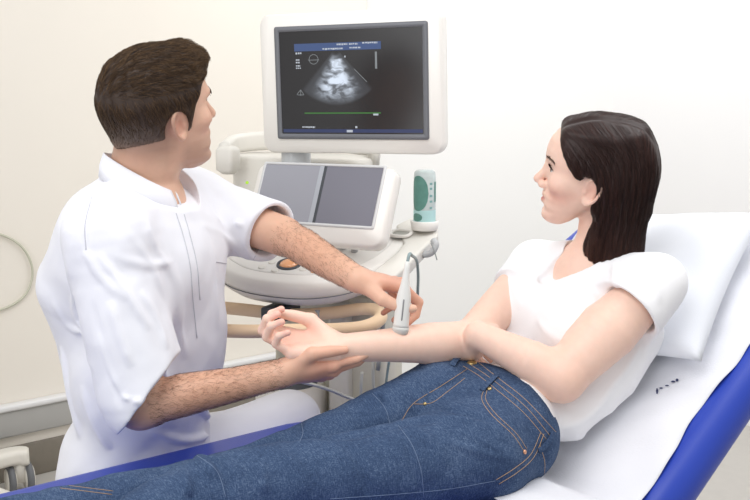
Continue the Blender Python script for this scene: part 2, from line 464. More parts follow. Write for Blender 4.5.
def hand_ops(O, Y, Z, right, sc, pose, thumb, spread=1.0):
    """O wrist centre, Y towards the knuckles, Z out of the back of the hand.
    pose: index..little -> (mcp, pip, dip, splay) in degrees. thumb: (metacarpal dir, proximal dir, distal dir) in hand axes"""
    Fm = frame(Y, Z); y, z = Fm[:, 1], Fm[:, 2]; x = Fm[:, 0] * (-1 if right else 1)      # x: thumb side
    W = lambda v: O + sc * (v[0] * x + v[1] * y + v[2] * z)
    ops = []
    mcp = [A(.0265, .090, .000), A(.0075, .094, .003), A(-.0115, .089, .001), A(-.029, .080, -.004)]
    wr = [A(.014, .004, .0), A(.005, .004, .002), A(-.005, .004, .001), A(-.015, .004, -.002)]
    lens = [(.044, .026, .021), (.049, .030, .022), (.045, .028, .022), (.035, .021, .019)]
    rad = [(.0105, .0092, .0085, .0068), (.0108, .0095, .0087, .007), (.0103, .009, .0083, .0067), (.0092, .008, .0074, .006)]
    for i in range(4):
        ops.append((0, Chain([W(wr[i]), W(wr[i] * .45 + mcp[i] * .55 + A(0, 0, .002)), W(mcp[i])], [.0145 * sc, .0135 * sc, .0118 * sc]), .014 * sc))
    ops.append((0, Chain([W(A(-.017, .018, -.008)), W(A(-.027, .05, -.008)), W(A(-.028, .072, -.006))], [.013 * sc, .0135 * sc, .0105 * sc]), .014 * sc))
    # thumb
    c = A(.019, .018, -.008); tl = [.044, .034, .027]; tr = [.0155, .0118, .0108, .0078]
    tp = [c]
    for dvec, l in zip(thumb, tl): tp.append(tp[-1] + nrm(A(*dvec)) * l)
    ops.append((0, Chain([W(A(.008, .012, -.006)), W(tp[0]), W(tp[1])], [.015 * sc, .0165 * sc, .0125 * sc]), .014 * sc))
    q, r = spline([W(t) for t in tp[1:]], [t * sc for t in tr[1:]], 4)
    ops.append((0, Chain(q, r), .006 * sc))
    tips = []
    for i in range(4):
        m, pp, dd, sp = pose[i]; b = mcp[i]; sp = math.radians(sp)
        yy = A(math.sin(sp), math.cos(sp), 0); ang = 0; pts = [b]
        for a, l in zip((m, pp, dd), lens[i]):
            ang += math.radians(a); pts.append(pts[-1] + l * (math.cos(ang) * yy + A(0, 0, -math.sin(ang))))
        rr = [t * sc for t in rad[i]]
        q2, r2 = [], []
        Wp = [W(p) for p in pts]
        for j in range(3):
            for t in (0, .25, .5, .75):
                q2.append(Wp[j] * (1 - t) + Wp[j + 1] * t); bulge = -.0006 * math.sin(math.pi * t) * sc
                r2.append(rr[j] * (1 - t) + rr[j + 1] * t + bulge)
        q2.append(Wp[3]); r2.append(rr[3])
        ops.append((0, Chain(q2, r2), .0045 * sc))
        ops.append((0, Ell(W(b + A(0, -.002, .006)), A(.0085, .0085, .0085) * sc), .008 * sc))
        tips.append((Wp[2], Wp[3]))
    return ops, tips, [W(t) for t in tp]
# ------------------------------------------------------------------ the man in the white tunic
def rotm(axis, deg):
    return np.array(Matrix.Rotation(math.radians(deg), 3, Vector([float(x) for x in axis])))
def head_frame(fwd, pitch, roll):
    """pitch > 0 looks up, roll > 0 leans towards the person's right"""
    f = nrm(fwd); r = nrm(np.cross(f, A(0, 0, 1))); u = np.cross(r, f)
    R = np.stack([r, f, u], 1)
    R = rotm(r, pitch) @ R
    R = rotm(R[:, 1], roll) @ R
    return R
def w01(d, w): return np.clip(1 - d / w, 0, 1) ** 2 * (3 - 2 * np.clip(1 - d / w, 0, 1))

M_HS = 1.03
M_R = head_frame(A(.79, .61, 0), 12, 10)
M_O = P(177, 125, 2.05) - M_R @ (A(.0715, -.008, -.006) * M_HS)
mS, mSl = P(106, 236, 1.98), P(192, 204, 2.36)
mE, mW = P(143, 406, 1.95), P(283, 373, 1.975)
mEl, mWl = P(283, 236, 2.28), P(356, 279, 2.10)
mr = nrm((mS - mSl) * A(1, 1, 0)); mf = A(-mr[1], mr[0], 0)
mN, mC, mB, mH = P(147, 178, 2.13), P(148, 265, 2.17), P(144, 370, 2.20), P(140, 455, 2.25)
mRot = np.stack([mr, mf, A(0, 0, 1)], 1)

def torso_ops(extra):
    return [
        (0, Ell(mC, A(.172, .128, .165) + extra, mRot), 0),
        (0, Ell(mB, A(.158, .130, .17) + extra, mRot), .06),
        (0, Ell(mH, A(.172, .150, .13) + extra, mRot), .06),
        (0, Chain([mS, mN * .5 + (mS + mSl) * .25 + A(0, 0, -.02), mSl], [.058 + extra, .068 + extra, .058 + extra]), .05),
        (0, Ell(mC + mf * .05 + A(0, 0, .02), A(.145, .075, .10) + extra, mRot), .04),
        (0, Ell(mC - mf * .05 + A(0, 0, .03), A(.15, .075, .14) + extra, mRot), .04),
    ]
# body
mb = Field().extend(head_ops('m', M_O, M_R, M_HS))
mb.add(Chain([M_O + M_R @ A(0, -.018, -.02), M_O + M_R @ A(0, -.022, -.07), mN, mN + A(0, 0, -.06)], [.052, .056, .062, .075], n=3), .022)
mb.add(Chain([M_O + M_R @ A(.0, -.055, -.03), mN + A(-.03, -.01, -.02)], [.04, .055]), .03)
mb.extend(torso_ops(-.012))
fd = nrm(mW - mE); fs = nrm(np.cross(fd, A(0, .4, 1)))
mb.add(Chain([mS, mS * .5 + mE * .5, mE], [.052, .050, .044], n=5), .03)
mb.add(Chain([mE, mE * .72 + mW * .28 + A(0, 0, .003), mE * .35 + mW * .65, mW], [.040, .0415, .033, .028], n=6), .015)
mb.add(Ell(mE + A(-.016, -.002, -.012), A(.027, .027, .027)), .02)
mb.add(Chain([mSl, mSl * .5 + mEl * .5, mEl], [.052, .050, .043], n=5), .03)
mb.add(Chain([mEl, mEl * .7 + mWl * .3 + A(0, 0, .003), mEl * .35 + mWl * .65, mWl], [.037, .039, .0335, .0275], n=6), .015)
# hips and legs (seated, under white trousers)
mK = [P(290, 421, 2.41), P(275, 430, 2.68)]
for s, k in zip((1, -1), mK):
    hp = mH + mr * s * .09 + A(0, 0, -.05)
    mb.add(Chain([hp, k, k + A(.02, .02, -.40)], [.078, .058, .04]), .03)
# near (right) hand under the patient's wrist; far (left) hand on the probe
ops, mt1, mth1 = hand_ops(mW, nrm(A(1, .28, .0)), A(0.0, -.62, -.78), True, 1.07,
    [(8, 14, 10, 0), (14, 18, 12, -1), (18, 22, 14, -2), (22, 26, 14, -4)], [(.76, .74, -.12), (.02, 1, -.06), (-.10, 1, -.06)])
mb.extend(ops)
HL_Y, HL_Z = nrm(A(.88, .38, -.22)), A(.1, .05, 1)
ops, mt2, mth2 = hand_ops(mWl, HL_Y, HL_Z, False, 1.07,
    [(30, 62, 34, 3), (34, 62, 34, 1), (38, 62, 34, -1), (44, 60, 34, -4)], [(.80, .42, -.34), (.55, .80, -.18), (.50, .86, .06)])
mb.extend(ops)

def man_colour(V):
    q = head_local(V, M_O, M_R, M_HS)
    base = np.array(srgb(226, 184, 160)[:3]); c = np.repeat(base[None], len(V), 0)
    def blend(w, col): c[:] = c * (1 - w[:, None]) + np.array(srgb(*col)[:3]) * w[:, None]
    hd = np.linalg.norm(q, axis=1) < .2
    n1 = np.sin(V[:, 0] * 90 + np.sin(V[:, 2] * 70) * 2) * np.sin(V[:, 1] * 80 + 1.3) * .5 + .5
    arm = np.minimum(np.linalg.norm(V - (mE + mW) / 2, axis=1), np.linalg.norm(V - (mEl + mWl) / 2, axis=1))
    blend(w01(arm, .22) * .55, (196, 142, 112))
    for o_ in (mW + .09 * nrm(A(1, .28, 0)), mWl + .09 * HL_Y):
        blend(w01(np.linalg.norm(V - o_, axis=1), .12) * (.45 + .2 * n1), (214, 140, 120))
    for a, b in mt1 + mt2:
        blend(w01(np.linalg.norm(V - b, axis=1), .02) * .35, (226, 150, 134))
    stub = np.clip((-q[:, 2] - .035) / .03, 0, 1) * np.clip((q[:, 1] + .005) / .02, 0, 1) * hd * np.clip((q[:, 2] + .16) / .02, 0, 1)
    blend(stub * .32, (150, 118, 104))
    for s in (-1, 1):
        blend(w01(np.linalg.norm((q - A(s * .048, .06, -.02)) * A(1, .7, 1), axis=1), .035) * .35, (218, 140, 120))
        blend(w01(np.linalg.norm(q - A(s * .078, -.01, -.006), axis=1), .036) * .45, (222, 142, 122))
    blend(w01(np.linalg.norm((q - A(0, .088, -.061)) * A(.45, 1, 1.1), axis=1), .013) * .6, (186, 110, 100))
    stb = np.clip((q[:, 2] + .100) / .05, 0, 1) * np.clip((-q[:, 1] - .0) / .03, 0, 1) * hd; blend(stb * .5, (128, 100, 88))
    nape = w01(np.linalg.norm((q - A(0, -.07, -.07)) * A(.7, 1, 1), axis=1), .05); blend(nape * .35, (205, 140, 118))
    return c

man = empty('person', (float(mH[0]), float(mH[1]), .5), 'man with short dark hair in white tunic, holding a probe beside the couch', 'person')
MAT_SKIN = skin_mat('skin')
man_body = field_mesh('body', mb, MAT_SKIN, None, smooth=1, colour=man_colour); adopt(man_body, man)

# hair -------------------------------------------------------------
def head_core(sex):
    F = Field(); F.ops = [o for o in head_ops(sex, A(0, 0, 0), np.eye(3), 1.0)[:3]]
    F.add(Chain([A(0, -.02, -.02), A(0, -.024, -.08), A(0, -.03, -.13)], [.05, .054, .060]), .022)
    F.add(Chain([A(0, -.055, -.03), A(0, -.075, -.12)], [.04, .055]), .03)
    return F
mcore = head_core('m')
def man_hair(p):
    x, y, z = p[..., 0], p[..., 1], p[..., 2]
    d = mcore.ev(p.reshape(-1, 3)).reshape(x.shape)
    t = .0012 + .0095 * np.clip((z + .045) / .09, 0, 1) + .004 * np.clip((z - .06) / .05, 0, 1)
    t = t + .016 * np.exp(-(((y - .070) / .030) ** 2)) * np.clip((z - .065) / .03, 0, 1) * np.exp(-(x / .05) ** 2)
    t = t + .007 * np.exp(-(((y + .08) / .04) ** 2 + ((z - .045) / .05) ** 2))
    h = d - t
    yl = itp(z, [(-.12, -.040), (-.035, -.030), (-.030, .015), (-.022, .024), (.005, .030), (.025, .036), (.045, .050), (.06, .064), (.075, .082), (.09, .10), (.2, .14)])
    cut = (y - yl) * .8
    ear = .030 - np.sqrt(((y + .010) / 1.0) ** 2 + ((z + .008) * .85) ** 2)
    ear = np.where(np.abs(x) > .05, ear, -.1)
    h = smax(h, cut.astype(f32), .012)
    h = smax(h, (ear - .004).astype(f32), .006)
    h = smax(h, (-.046 - z + .22 * np.abs(x)).astype(f32), .008)
    tuft = .0016 * np.sin(x * 260 + np.sin(y * 90) * 2) * np.sin(y * 130 + z * 60) * np.clip((z - .03) / .05, 0, 1)
    return h + tuft.astype(f32)
MAT_HAIR_M = hair_mat('short brown hair', None, rough=.55, spec=.25)
mh = Field().add(Loc(Func(man_hair, A(0, -.02, .03), .17), M_O, M_R, M_HS))
def hair_col_man(V):
    q = head_local(V, M_O, M_R, M_HS); n = np.sin(q[:, 0] * 300 + q[:, 2] * 110) * .5 + .5
    a, b = np.array(srgb(52, 40, 34)[:3]), np.array(srgb(112, 98, 90)[:3])
    t = (np.clip((.03 - q[:, 2]) / .07, 0, 1) * .9 + .12 * n)[:, None]; sk = (np.clip((-.02 - q[:, 2]) / .045, 0, 1) * .45)[:, None]
    return (a * (1 - t) + b * t) * (1 - sk) + np.array(srgb(190, 150, 128)[:3]) * sk
m_hair = field_mesh('hair', mh, MAT_HAIR_M, None, cell=.0024, smooth=2, colour=hair_col_man); adopt(m_hair, man)

def hair_strands(hair_obj, O, R, sc, n, length, flow, rad, lift, colf, steps=7, pick=None, jitter=.15):
    me = hair_obj.data; nv = len(me.vertices); V = np.empty(nv * 3, f32); me.vertices.foreach_get('co', V); V = V.reshape(-1, 3).astype(float)
    Nn = np.empty(nv * 3, f32); me.vertices.foreach_get('normal', Nn); Nn = Nn.reshape(-1, 3)
    q = head_local(V, O, R, sc)
    w = np.ones(nv) if pick is None else pick(q)
    ids = RNG.choice(nv, size=n, p=w / w.sum())
    tree = bvh_of(hair_obj)
    out = []
    for i in ids:
        p = V[i].copy(); L = length(q[i]) * RNG.uniform(.7, 1.2); st = L / steps; path = [p - .001 * Nn[i]]
        jit = RNG.normal(0, jitter, 3); lf = lift(q[i])
        nn = Nn[i].astype(float)
        for k in range(steps - 1):
            ql = head_local(p, O, R, sc)
            d = R @ (flow(ql) + jit); d = d - nn * np.dot(d, nn); d = nrm(d)
            p = p + d * st
            hitp = tree.find_nearest(Vector(p))
            if hitp[0] is not None:
                hp = np.array(hitp[0]); nn = np.array(hitp[1])
                if np.linalg.norm(hp - p) < .02: p = hp
            path.append(p + nn * lf * ((k + 1) / (steps - 1)) ** 1.3)
        out.append(path)
    out = np.array(out)
    return out, q[ids], rad * RNG.uniform(.7, 1.2, n)
def flow_m(q):
    x, y, z = q
    if z > .06: return A(.25 * x / .05, 1.0, .25 if y > .04 else .0)           # top: combed forward and up
    if z > .0 and y < -.03: return A(.4 * np.sign(x) * .3, .25, -1)
    return A(0, -.15 + .5 * (z > .03), -1)
paths, qs, rr = hair_strands(m_hair, M_O, M_R, M_HS, 12000, lambda q: .008 + .034 * np.clip((q[2] + .02) / .10, 0, 1), flow_m, .00036,
                             lambda q: .0012 + .005 * np.clip((q[2] - .05) / .05, 0, 1) * (.4 + np.clip(q[1] / .06, 0, 1)), None, steps=6, jitter=.22)
a_, b_, g_ = np.array(srgb(40, 29, 25)[:3]), np.array(srgb(128, 100, 70)[:3]), np.array(srgb(140, 126, 116)[:3])
tt = RNG.uniform(0, 1, len(qs))[:, None] ** 1.6; gg = (np.clip((.045 - qs[:, 2]) / .085, 0, 1) * RNG.uniform(0, 1, len(qs)))[:, None] * .8
tt = np.clip(tt + .35 * np.clip((qs[:, 1:2] - .01) / .06, 0, 1) * (qs[:, 2:3] > .06) * RNG.uniform(0, 1, (len(qs), 1)), 0, 1)
cc = (a_ * (1 - tt) + b_ * tt) * (1 - gg) + g_ * gg
adopt(strands_mesh('hair_strands', paths, rr, MAT_HAIR_M, None, cc), man)

def brow_strands(sex, O, R, sc, field, mat, col, name, parent):
    for s in (-1, 1):
        out = []
        for i in range(130):
            t = RNG.uniform(0, 1); x = s * (.012 + .036 * t); z = .030 + .0075 * math.sin(t * 2.3) - .004 * t + RNG.normal(0, .0016)
            p0 = O + R @ (A(x, .14, z) * sc); d = -(R[:, 1])
            ts = np.linspace(0, .11, 120); f = field.ev(p0 + ts[:, None] * d); i0 = int(np.argmax(f < 0))
            if f[i0] >= 0: continue
            p = p0 + ts[i0] * d; dirv = R @ nrm(A(s * 1.0, -.4, .35 - .7 * t))
            out.append([p, p + dirv * .003 + R[:, 1] * .0012, p + dirv * .0065 + R[:, 1] * .0008])
        adopt(strands_mesh(name, np.array(out), np.full(len(out), .00045), mat, None, np.repeat(np.array(col)[None], len(out), 0)), parent)
def eyes(O, R, sc, look, parent, iris, lash=False):
    for s in (-1, 1):
        c = O + R @ (A(s * .031, .0665, .012) * sc); g = nrm(look - c); r = .0128 * sc
        Fm = frame(g, A(0, 0, 1)); bm = bmesh.new(); bmesh.ops.create_uvsphere(bm, u_segments=24, v_segments=16, radius=r)
        V = np.array([v.co[:] for v in bm.verts]); M3 = np.stack([Fm[:, 0], np.cross(Fm[:, 1], Fm[:, 0]), Fm[:, 1]], 1)
        for v in bm.verts: v.co = Vector(M3 @ np.array(v.co) + c)
        o = bm_obj('eye', bm, iris(c, g, r)); adopt(o, parent)
        out = []
        for k in range(46):
            t = -1 + 2 * k / 45; x = s * (.0325 + .0125 * t * .98); z = .012 + .0052 * (1 - t * t) ** .5 * .9; rr2 = max(.0145 ** 2 - (x - s * .031) ** 2 - (z - .012) ** 2, 1e-6) ** .5
            p0 = A(x, .0665 + rr2, z); d_ = nrm(A(s * (.3 * t), 1, .55)); l_ = (.0052 if lash else .003) * (.8 + .4 * abs(t))
            out.append([O + R @ (q * sc) for q in (p0 - A(0, .001, 0), p0 + d_ * l_ * .5, p0 + d_ * l_ + A(0, 0, l_ * .3))])
        adopt(strands_mesh('eyelashes', np.array(out), np.full(len(out), .0005 if lash else .0003), MAT_HAIR_M, None, np.repeat(np.array(srgb(38, 26, 24)[:3])[None], len(out), 0)), parent)
def eye_mat(name, col):
    def mk(c, g, r):
        m, N, L, b = new_mat(name)
        tc = N.new('ShaderNodeTexCoord'); vs = N.new('ShaderNodeVectorMath'); vs.operation = 'DISTANCE'
        L.new(tc.outputs['Object'], vs.inputs[0]); vs.inputs[1].default_value = [float(x) for x in (c + g * r)]
        rp = N.new('ShaderNodeValToRGB'); mr_ = N.new('ShaderNodeMapRange'); mr_.inputs['From Max'].default_value = r
        L.new(vs.outputs['Value'], mr_.inputs['Value']); L.new(mr_.outputs['Result'], rp.inputs['Fac'])
        e = rp.color_ramp.elements; e[0].color = (.004, .003, .003, 1); e[0].position = .20; e[1].position = .52; e[1].color = (.78, .75, .72, 1)
        n = e.new(.24); n.color = col; n = e.new(.46); n.color = [x * .6 for x in col[:3]] + [1]
        L.new(rp.outputs['Color'], b.inputs['Base Color']); b.inputs['Roughness'].default_value = .08; b.inputs['Coat Weight'].default_value = .6
        return m
    return mk
MON_C = P(354, 83, 2.62)
eyes(M_O, M_R, M_HS, MON_C, man, eye_mat('man eye', srgb(80, 70, 55)))
brow_strands('m', M_O, M_R, M_HS, mb, MAT_HAIR_M, srgb(52, 40, 34)[:3], 'eyebrow', man)

def sleeve(pts, rad, d, r_in, depth):
    """sleeve tube cut square at its last point and hollow there"""
    F = Field(); e = pts[-1]
    F.add(Chain(pts[:-1] + [e, e + d * .06], rad + [rad[-1]], n=4)); F.inter(Half(e, d), .003)
    F.sub(Chain([e - d * depth, e + d * .04], [r_in * .86, r_in]), .003)
    c = Chain(pts, rad); return Func(F.ev, c.bc, c.br + .03)
def above(c, n, r):
    c_, n_ = np.asarray(c, f32), np.asarray(nrm(n), f32)
    return Func(lambda p: np.maximum(-((p - c_) @ n_), np.linalg.norm(p - c_, axis=-1) - f32(r)), c, r)
# tunic -------------------------------------------------------------
mt = Field().extend(torso_ops(.020))
mt.add(Chain([P(98, 232, 2.12), P(80, 285, 2.17), P(92, 345, 2.22)], [.075, .090, .066]), .06); mt.add(Ell(P(185, 330, 2.19), A(.085, .10, .13)), .06)
mt.add(Ell(mH + A(0, 0, -.07), A(.205, .17, .12), mRot), .05)                       # flared hem
sd = nrm(mE - mS)
slE = mE + fd * .008 - sd * .010 + A(0, 0, .006)
mt.add(sleeve([mS + A(0, 0, .01), mS + sd * .10, mE - sd * .02 + A(0.004, 0, .012), slE], [.070, .082, .089, .077], nrm(fd * .62 + sd * .70), .070, .022), .045)
slEl = mEl * .87 + mSl * .13
cdl = nrm(mWl - mEl); cdl = nrm(cdl * .9 + nrm(mEl - mSl) * .35)
mt.add(sleeve([mSl + A(0, 0, .006), mSl * .5 + mEl * .5, slEl], [.068, .073, .071], cdl, .0635, .05), .045)
mt.add(Chain([mN + A(0, 0, -.05), mN + A(-.01, 0, .025)], [.088, .073]), .03)
# collar opening
COLC = P(140, 172, 2.11)
mt.sub(Chain([mN + A(0, 0, -.03), mN + A(0.0, 0, .12)], [.058, .066]), .003)
mt.sub(above(COLC + A(0, 0, -.022), mf * .50 + A(0, 0, 1), .125), .003)
mt.inter(Half(mH + A(0, 0, -.12), A(.0, 0, -1)), .004)
def cloth_noise(p, amp, s):
    x, y, z = p[..., 0] * s, p[..., 1] * s, p[..., 2] * s
    a = np.sin(x * 1.1 + 1.7 * np.sin(z * .7 + y * .5)) + np.sin(y * 1.3 + 1.3 * np.sin(x * .6 - z * .9) + 1) + np.sin(z * .8 + 1.9 * np.sin(y * .8 + x * .4) + 2)
    return (amp * a / 3).astype(f32)
mt.disp.append(lambda p: cloth_noise(p, .0032, 28) + cloth_noise(p + f32(.7), .0012, 75))
for uv, amp, w in [
    ([(92, 196), (84, 225), (86, 252)], -.005, .005),                       # armhole seam
    ([(86, 250), (100, 275), (128, 300)], .007, .010), ([(96, 252), (125, 290), (150, 330)], .006, .009),
    ([(70, 260), (78, 320), (95, 370)], .007, .012), ([(52, 300), (75, 330), (98, 345)], .006, .010),
    ([(110, 300), (120, 335), (132, 368)], .006, .010),
    ([(60, 345), (70, 395), (80, 440)], .010, .014), ([(82, 385), (95, 425), (110, 450)], .009, .012),
    ([(110, 180), (150, 230), (185, 300)], .003, .012), ([(165, 250), (180, 310), (185, 360)], .006, .012),
    ([(205, 230), (215, 280), (218, 330)], .005, .010), ([(140, 290), (158, 320), (168, 350)], .005, .009), ([(112, 255), (145, 265), (175, 262)], .004, .010), ([(98, 330), (108, 365), (120, 395)], .005, .008), ([(120, 225), (150, 262), (165, 300)], .003, .010), ([(160, 390), (190, 400), (225, 430)], .008, .012),
    ([(150, 430), (190, 440), (240, 425)], .007, .010), ([(215, 215), (240, 225), (262, 250)], .005, .010),
    ([(200, 225), (228, 240), (250, 262)], .006, .009), ([(118, 395), (138, 402), (160, 385)], .004, .008),
    ([(100, 160), (80, 210), (62, 270)], .003, .010), ([(92, 300), (105, 360), (122, 410)], -.004, .010),
]:
    mt.fold(mt.line(uv), amp * 1.25, w * .82)
MAT_TUNIC = simple('white cotton', srgb(242, 243, 250), rough=.85, noise=.01, bump=.25, bscale=900, spec=.15)
def collar_band():
    outer, rows = [], []
    for i in range(57):
        th = math.radians(7 + 346 * i / 56); c_, s_ = math.cos(th), math.sin(th); dr = nrm(mf * .068 * c_ + mr * .062 * s_)
        top = COLC + mf * .070 * c_ + mr * .064 * s_ + A(0, 0, 1) * (-.036 * c_ + .016 * max(s_, 0))
        low = top + dr * .011 + A(0, 0, -.046) + (mf * .006 if i in (0, 56) else 0)
        mid = (top + low) / 2 + dr * .003
        rows.append([top - dr * .0016, top + dr * .0016, mid + dr * .0018, low + dr * .002, low - dr * .002, mid - dr * .0018])
    return loft_bm(rows)
adopt(bm_obj('collar', collar_band(), MAT_TUNIC), man)
tunic = field_mesh('tunic', mt, MAT_TUNIC, None, cell=.0028, smooth=2); adopt(tunic, man)
def on_surface(tree, uv, off=.001, n=1):
    out = []
    for u, v in uv:
        r = nrm(ray(u, v)); h = tree.ray_cast(Vector(CAM), Vector(r))
        if h[0] is None: continue
        out.append(np.array(h[0]) - r * off)
    return out
def dense(uv, n=8):
    return [(float(p[0]), float(p[1])) for p in crv([A(u, v, 0) for u, v in uv], n)]
tt_ = bvh_of(tunic)
def seam(name, uv, r, mat, parent, tree, off=.0006):
    """a thin raised line lying on the surface; `parent` is a part or sub-part at the world origin"""
    pts = on_surface(tree, dense(uv), off)
    if len(pts) < 3: return None
    o = bm_obj(name, tube_bm(pts, r, 6), mat); o.parent = parent; return o

# trousers of the seated man
mtr = Field()
mtr.add(Ell(mH + A(0, 0, -.05), A(.175, .155, .12), mRot))
for s, k in zip((1, -1), mK):
    hp = mH + mr * s * .09 + A(0, 0, -.05)
    mtr.add(Chain([hp, k, k + A(.02, .02, -.40)], [.092, .076, .062]), .03)
mtr.disp.append(lambda p: cloth_noise(p, .003, 30))
trousers = field_mesh('trousers', mtr, MAT_TUNIC, None, cell=.005, smooth=2); adopt(trousers, man)
for s, k in zip((1, -1), mK):
    f0 = k + A(.02, .02, -.43); shoe = Field()
    shoe.add(Chain([f0 + A(0, 0, -.06), f0 + A(.09, .07, -.08), f0 + A(.15, .12, -.085)], [.045, .042, .03]))
    shoe.inter(Half(A(f0[0], f0[1], .004), A(0, 0, -1)), .004)
    adopt(field_mesh('shoe', shoe, MAT_TUNIC, None, cell=.005, smooth=1), man)
GREY_SEAM = simple('seam shade', srgb(205, 206, 214), rough=.9)
for uv in ([(176, 213), (183, 235), (190, 265), (193, 300), (197, 338)], [(184, 214), (190, 235), (197, 265), (200, 300)],
           [(92, 196), (85, 225), (86, 250)], [(126, 423), (150, 404), (170, 380)], [(273, 216), (263, 240), (250, 266)]):
    seam('seam', uv, .0011, GREY_SEAM, tunic, tt_, .0004)
seam('pocket_edge', [(216, 262), (223, 263), (229, 266), (231, 282), (230, 297)], .0013, GREY_SEAM, tunic, tt_, .0004)
# fine hair on his forearms
def arm_hair(E, Wp, n, name):
    ax_ = nrm(Wp - E); me = man_body.data; V = np.empty(len(me.vertices) * 3, f32); me.vertices.foreach_get('co', V); V = V.reshape(-1, 3).astype(float)
    Nn = np.empty(len(me.vertices) * 3, f32); me.vertices.foreach_get('normal', Nn); Nn = Nn.reshape(-1, 3).astype(float)
    t = ((V - E) @ ax_) / np.linalg.norm(Wp - E); d = np.linalg.norm(V - E - np.outer((V - E) @ ax_, ax_), axis=1)
    ok = np.nonzero((t > .05) & (t < 1.0) & (d < .06))[0]; ids = RNG.choice(ok, n); out = []
    for i in ids:
        d_ = nrm(ax_ + RNG.normal(0, .45, 3) + A(0, 0, -.25)); d_ = nrm(d_ - Nn[i] * np.dot(d_, Nn[i])); L_ = RNG.uniform(.007, .014)
        out.append([V[i], V[i] + d_ * L_ * .5 + Nn[i] * .0012, V[i] + d_ * L_ + Nn[i] * .0014])
    adopt(strands_mesh(name, np.array(out), np.full(n, .00015), MAT_HAIR_M, None, np.repeat(np.array(srgb(110, 78, 58)[:3])[None], n, 0)), man)
arm_hair(mE, mW, 3200, 'arm_hair'); arm_hair(mEl, mWl, 2000, 'arm_hair')
# stool under him
stl = empty('stool', (float(mH[0]), float(mH[1]), 0), 'round rolling stool under the man in the white tunic', 'stool')
MAT_STEEL = simple('steel', srgb(190, 192, 195), rough=.25, metal=.9)
sz_ = float(mH[2]) - .175
adopt(bm_obj('seat', lathe_bm(A(mH[0], mH[1], sz_ - .07), A(0, 0, 1), [(0, 0), (.15, 0), (.175, .02), (.175, .05), (.155, .07), (0, .072)], 36), simple('stool vinyl', srgb(60, 64, 72), rough=.5)), stl)
adopt(bm_obj('column', lathe_bm(A(mH[0], mH[1], .08), A(0, 0, 1), [(0, 0), (.028, 0), (.028, sz_ - .16), (0, sz_ - .16)], 18), MAT_STEEL), stl)
for k in range(5):
    a = k * 2 * math.pi / 5 + .3; d_ = A(math.cos(a), math.sin(a), 0); b0 = A(mH[0], mH[1], .10)
    adopt(bm_obj('base_arm', tube_bm([b0, b0 + d_ * .12 + A(0, 0, -.01), b0 + d_ * .24 + A(0, 0, -.03)], [.02, .018, .014], 10), MAT_STEEL), stl)
    e_ = A(b0[0], b0[1], .03) + d_ * .24; s_ = A(-d_[1], d_[0], 0)
    adopt(bm_obj('caster', lathe_bm(e_ - s_ * .015, s_, [(0, 0), (.026, 0), (.03, .004), (.03, .026), (.026, .03), (0, .03)], 18), simple('stool tyre', srgb(50, 50, 54), rough=.6)), stl)
# ------------------------------------------------------------------ the woman on the couch
W_HS = 1.03
W_R = head_frame(A(-.985, .15, 0), 8, -15)
W_O = P(592, 191, 2.13) - W_R @ (A(-.0715, -.008, -.006) * W_HS)
wN = P(597, 248, 2.22)
wS, wSl = P(535, 267, 2.34), P(655, 284, 2.11)            # far (right) and near (left) shoulder
wC, wB, wH = P(566, 318, 2.22), P(530, 380, 2.18), P(495, 428, 2.04)
wE, wW = P(468, 341, 2.13), P(337, 348, 2.0)
wEl, wWl = P(561, 377, 2.02), P(477, 334, 2.07)
wHip, wHipl = P(440, 405, 2.07), P(480, 454, 1.93)
wK, wKl = P(240, 480, 1.87), P(212, 498, 1.69)
wA, wAl = P(30, 534, 1.64), P(70, 605, 1.45)
up_ = nrm(wN - wB); sd_ = nrm(wS - wSl); nm_ = nrm(np.cross(sd_, up_)); sd_ = np.cross(up_, nm_)
if nm_[2] < 0: nm_ = -nm_
wRot = np.stack([sd_, nm_, up_], 1)
def w_torso(e):
    o = [
        (0, Ell(wC, A(.142, .092, .15) + e, wRot), 0),
        (0, Ell(wB, A(.115, .076, .14) + e, wRot), .05),
        (0, Ell(wH, A(.132, .092, .12) + e, wRot), .05),
        (0, Chain([wS, wN * .6 + (wS + wSl) * .2 - up_ * .03, wSl], [.046 + e, .055 + e, .046 + e]), .045),
    ]
    for s in (-1, 1):
        o.append((0, Ell(wC + nm_ * .060 + sd_ * s * .068 - up_ * .015, A(.062, .055, .062) + e, wRot), .035))
    return o
wb = Field().extend(head_ops('w', W_O, W_R, W_HS))
wb.add(Chain([W_O + W_R @ A(0, -.030, -.02), W_O + W_R @ A(0, -.040, -.075), wN, wN - up_ * .07], [.044, .043, .049, .062], n=3), .018)
wb.extend(w_torso(-.008))
wb.add(Chain([wS, wS * .45 + wE * .55, wE], [.046, .043, .038], n=5), .03)
wfd = nrm(wW - wE)
wb.add(Chain([wE, wE * .7 + wW * .3, wE * .35 + wW * .65, wW], [.042, .042, .033, .0265], n=6), .012)
wb.add(Chain([wSl, wSl * .5 + wEl * .5, wEl], [.046, .060, .047], n=5), .03)
wb.add(Chain([wEl, wEl * .65 + wWl * .35, wWl], [.047, .043, .0265], n=6), .015)
wb.add(Ell(wEl + A(.006, -.006, -.014), A(.028, .028, .028)), .02)
wA, wAl = wK + nrm(wA - wK) * .47, wKl + nrm(wAl - wKl) * .44
wA[2] = wAl[2] = .70
foot = []
for h, k, a in ((wHip, wK, wA), (wHipl, wKl, wAl)):
    d_ = nrm((a - k) * A(1, 1, 0)); foot.append((a, d_)); wb.add(Chain([a, a + d_ * .05 + A(0, 0, .0), a + d_ * .11 + A(0, 0, .05), a + d_ * .15 + A(0, 0, .08)], [.034, .036, .032, .022]), .02)
    wb.add(Chain([h, k, a], [.075, .048, .035], n=4), .03)
WR_Y, WR_Z = nrm(A(-1, -.03, .10)), A(-.05, .45, -.85)
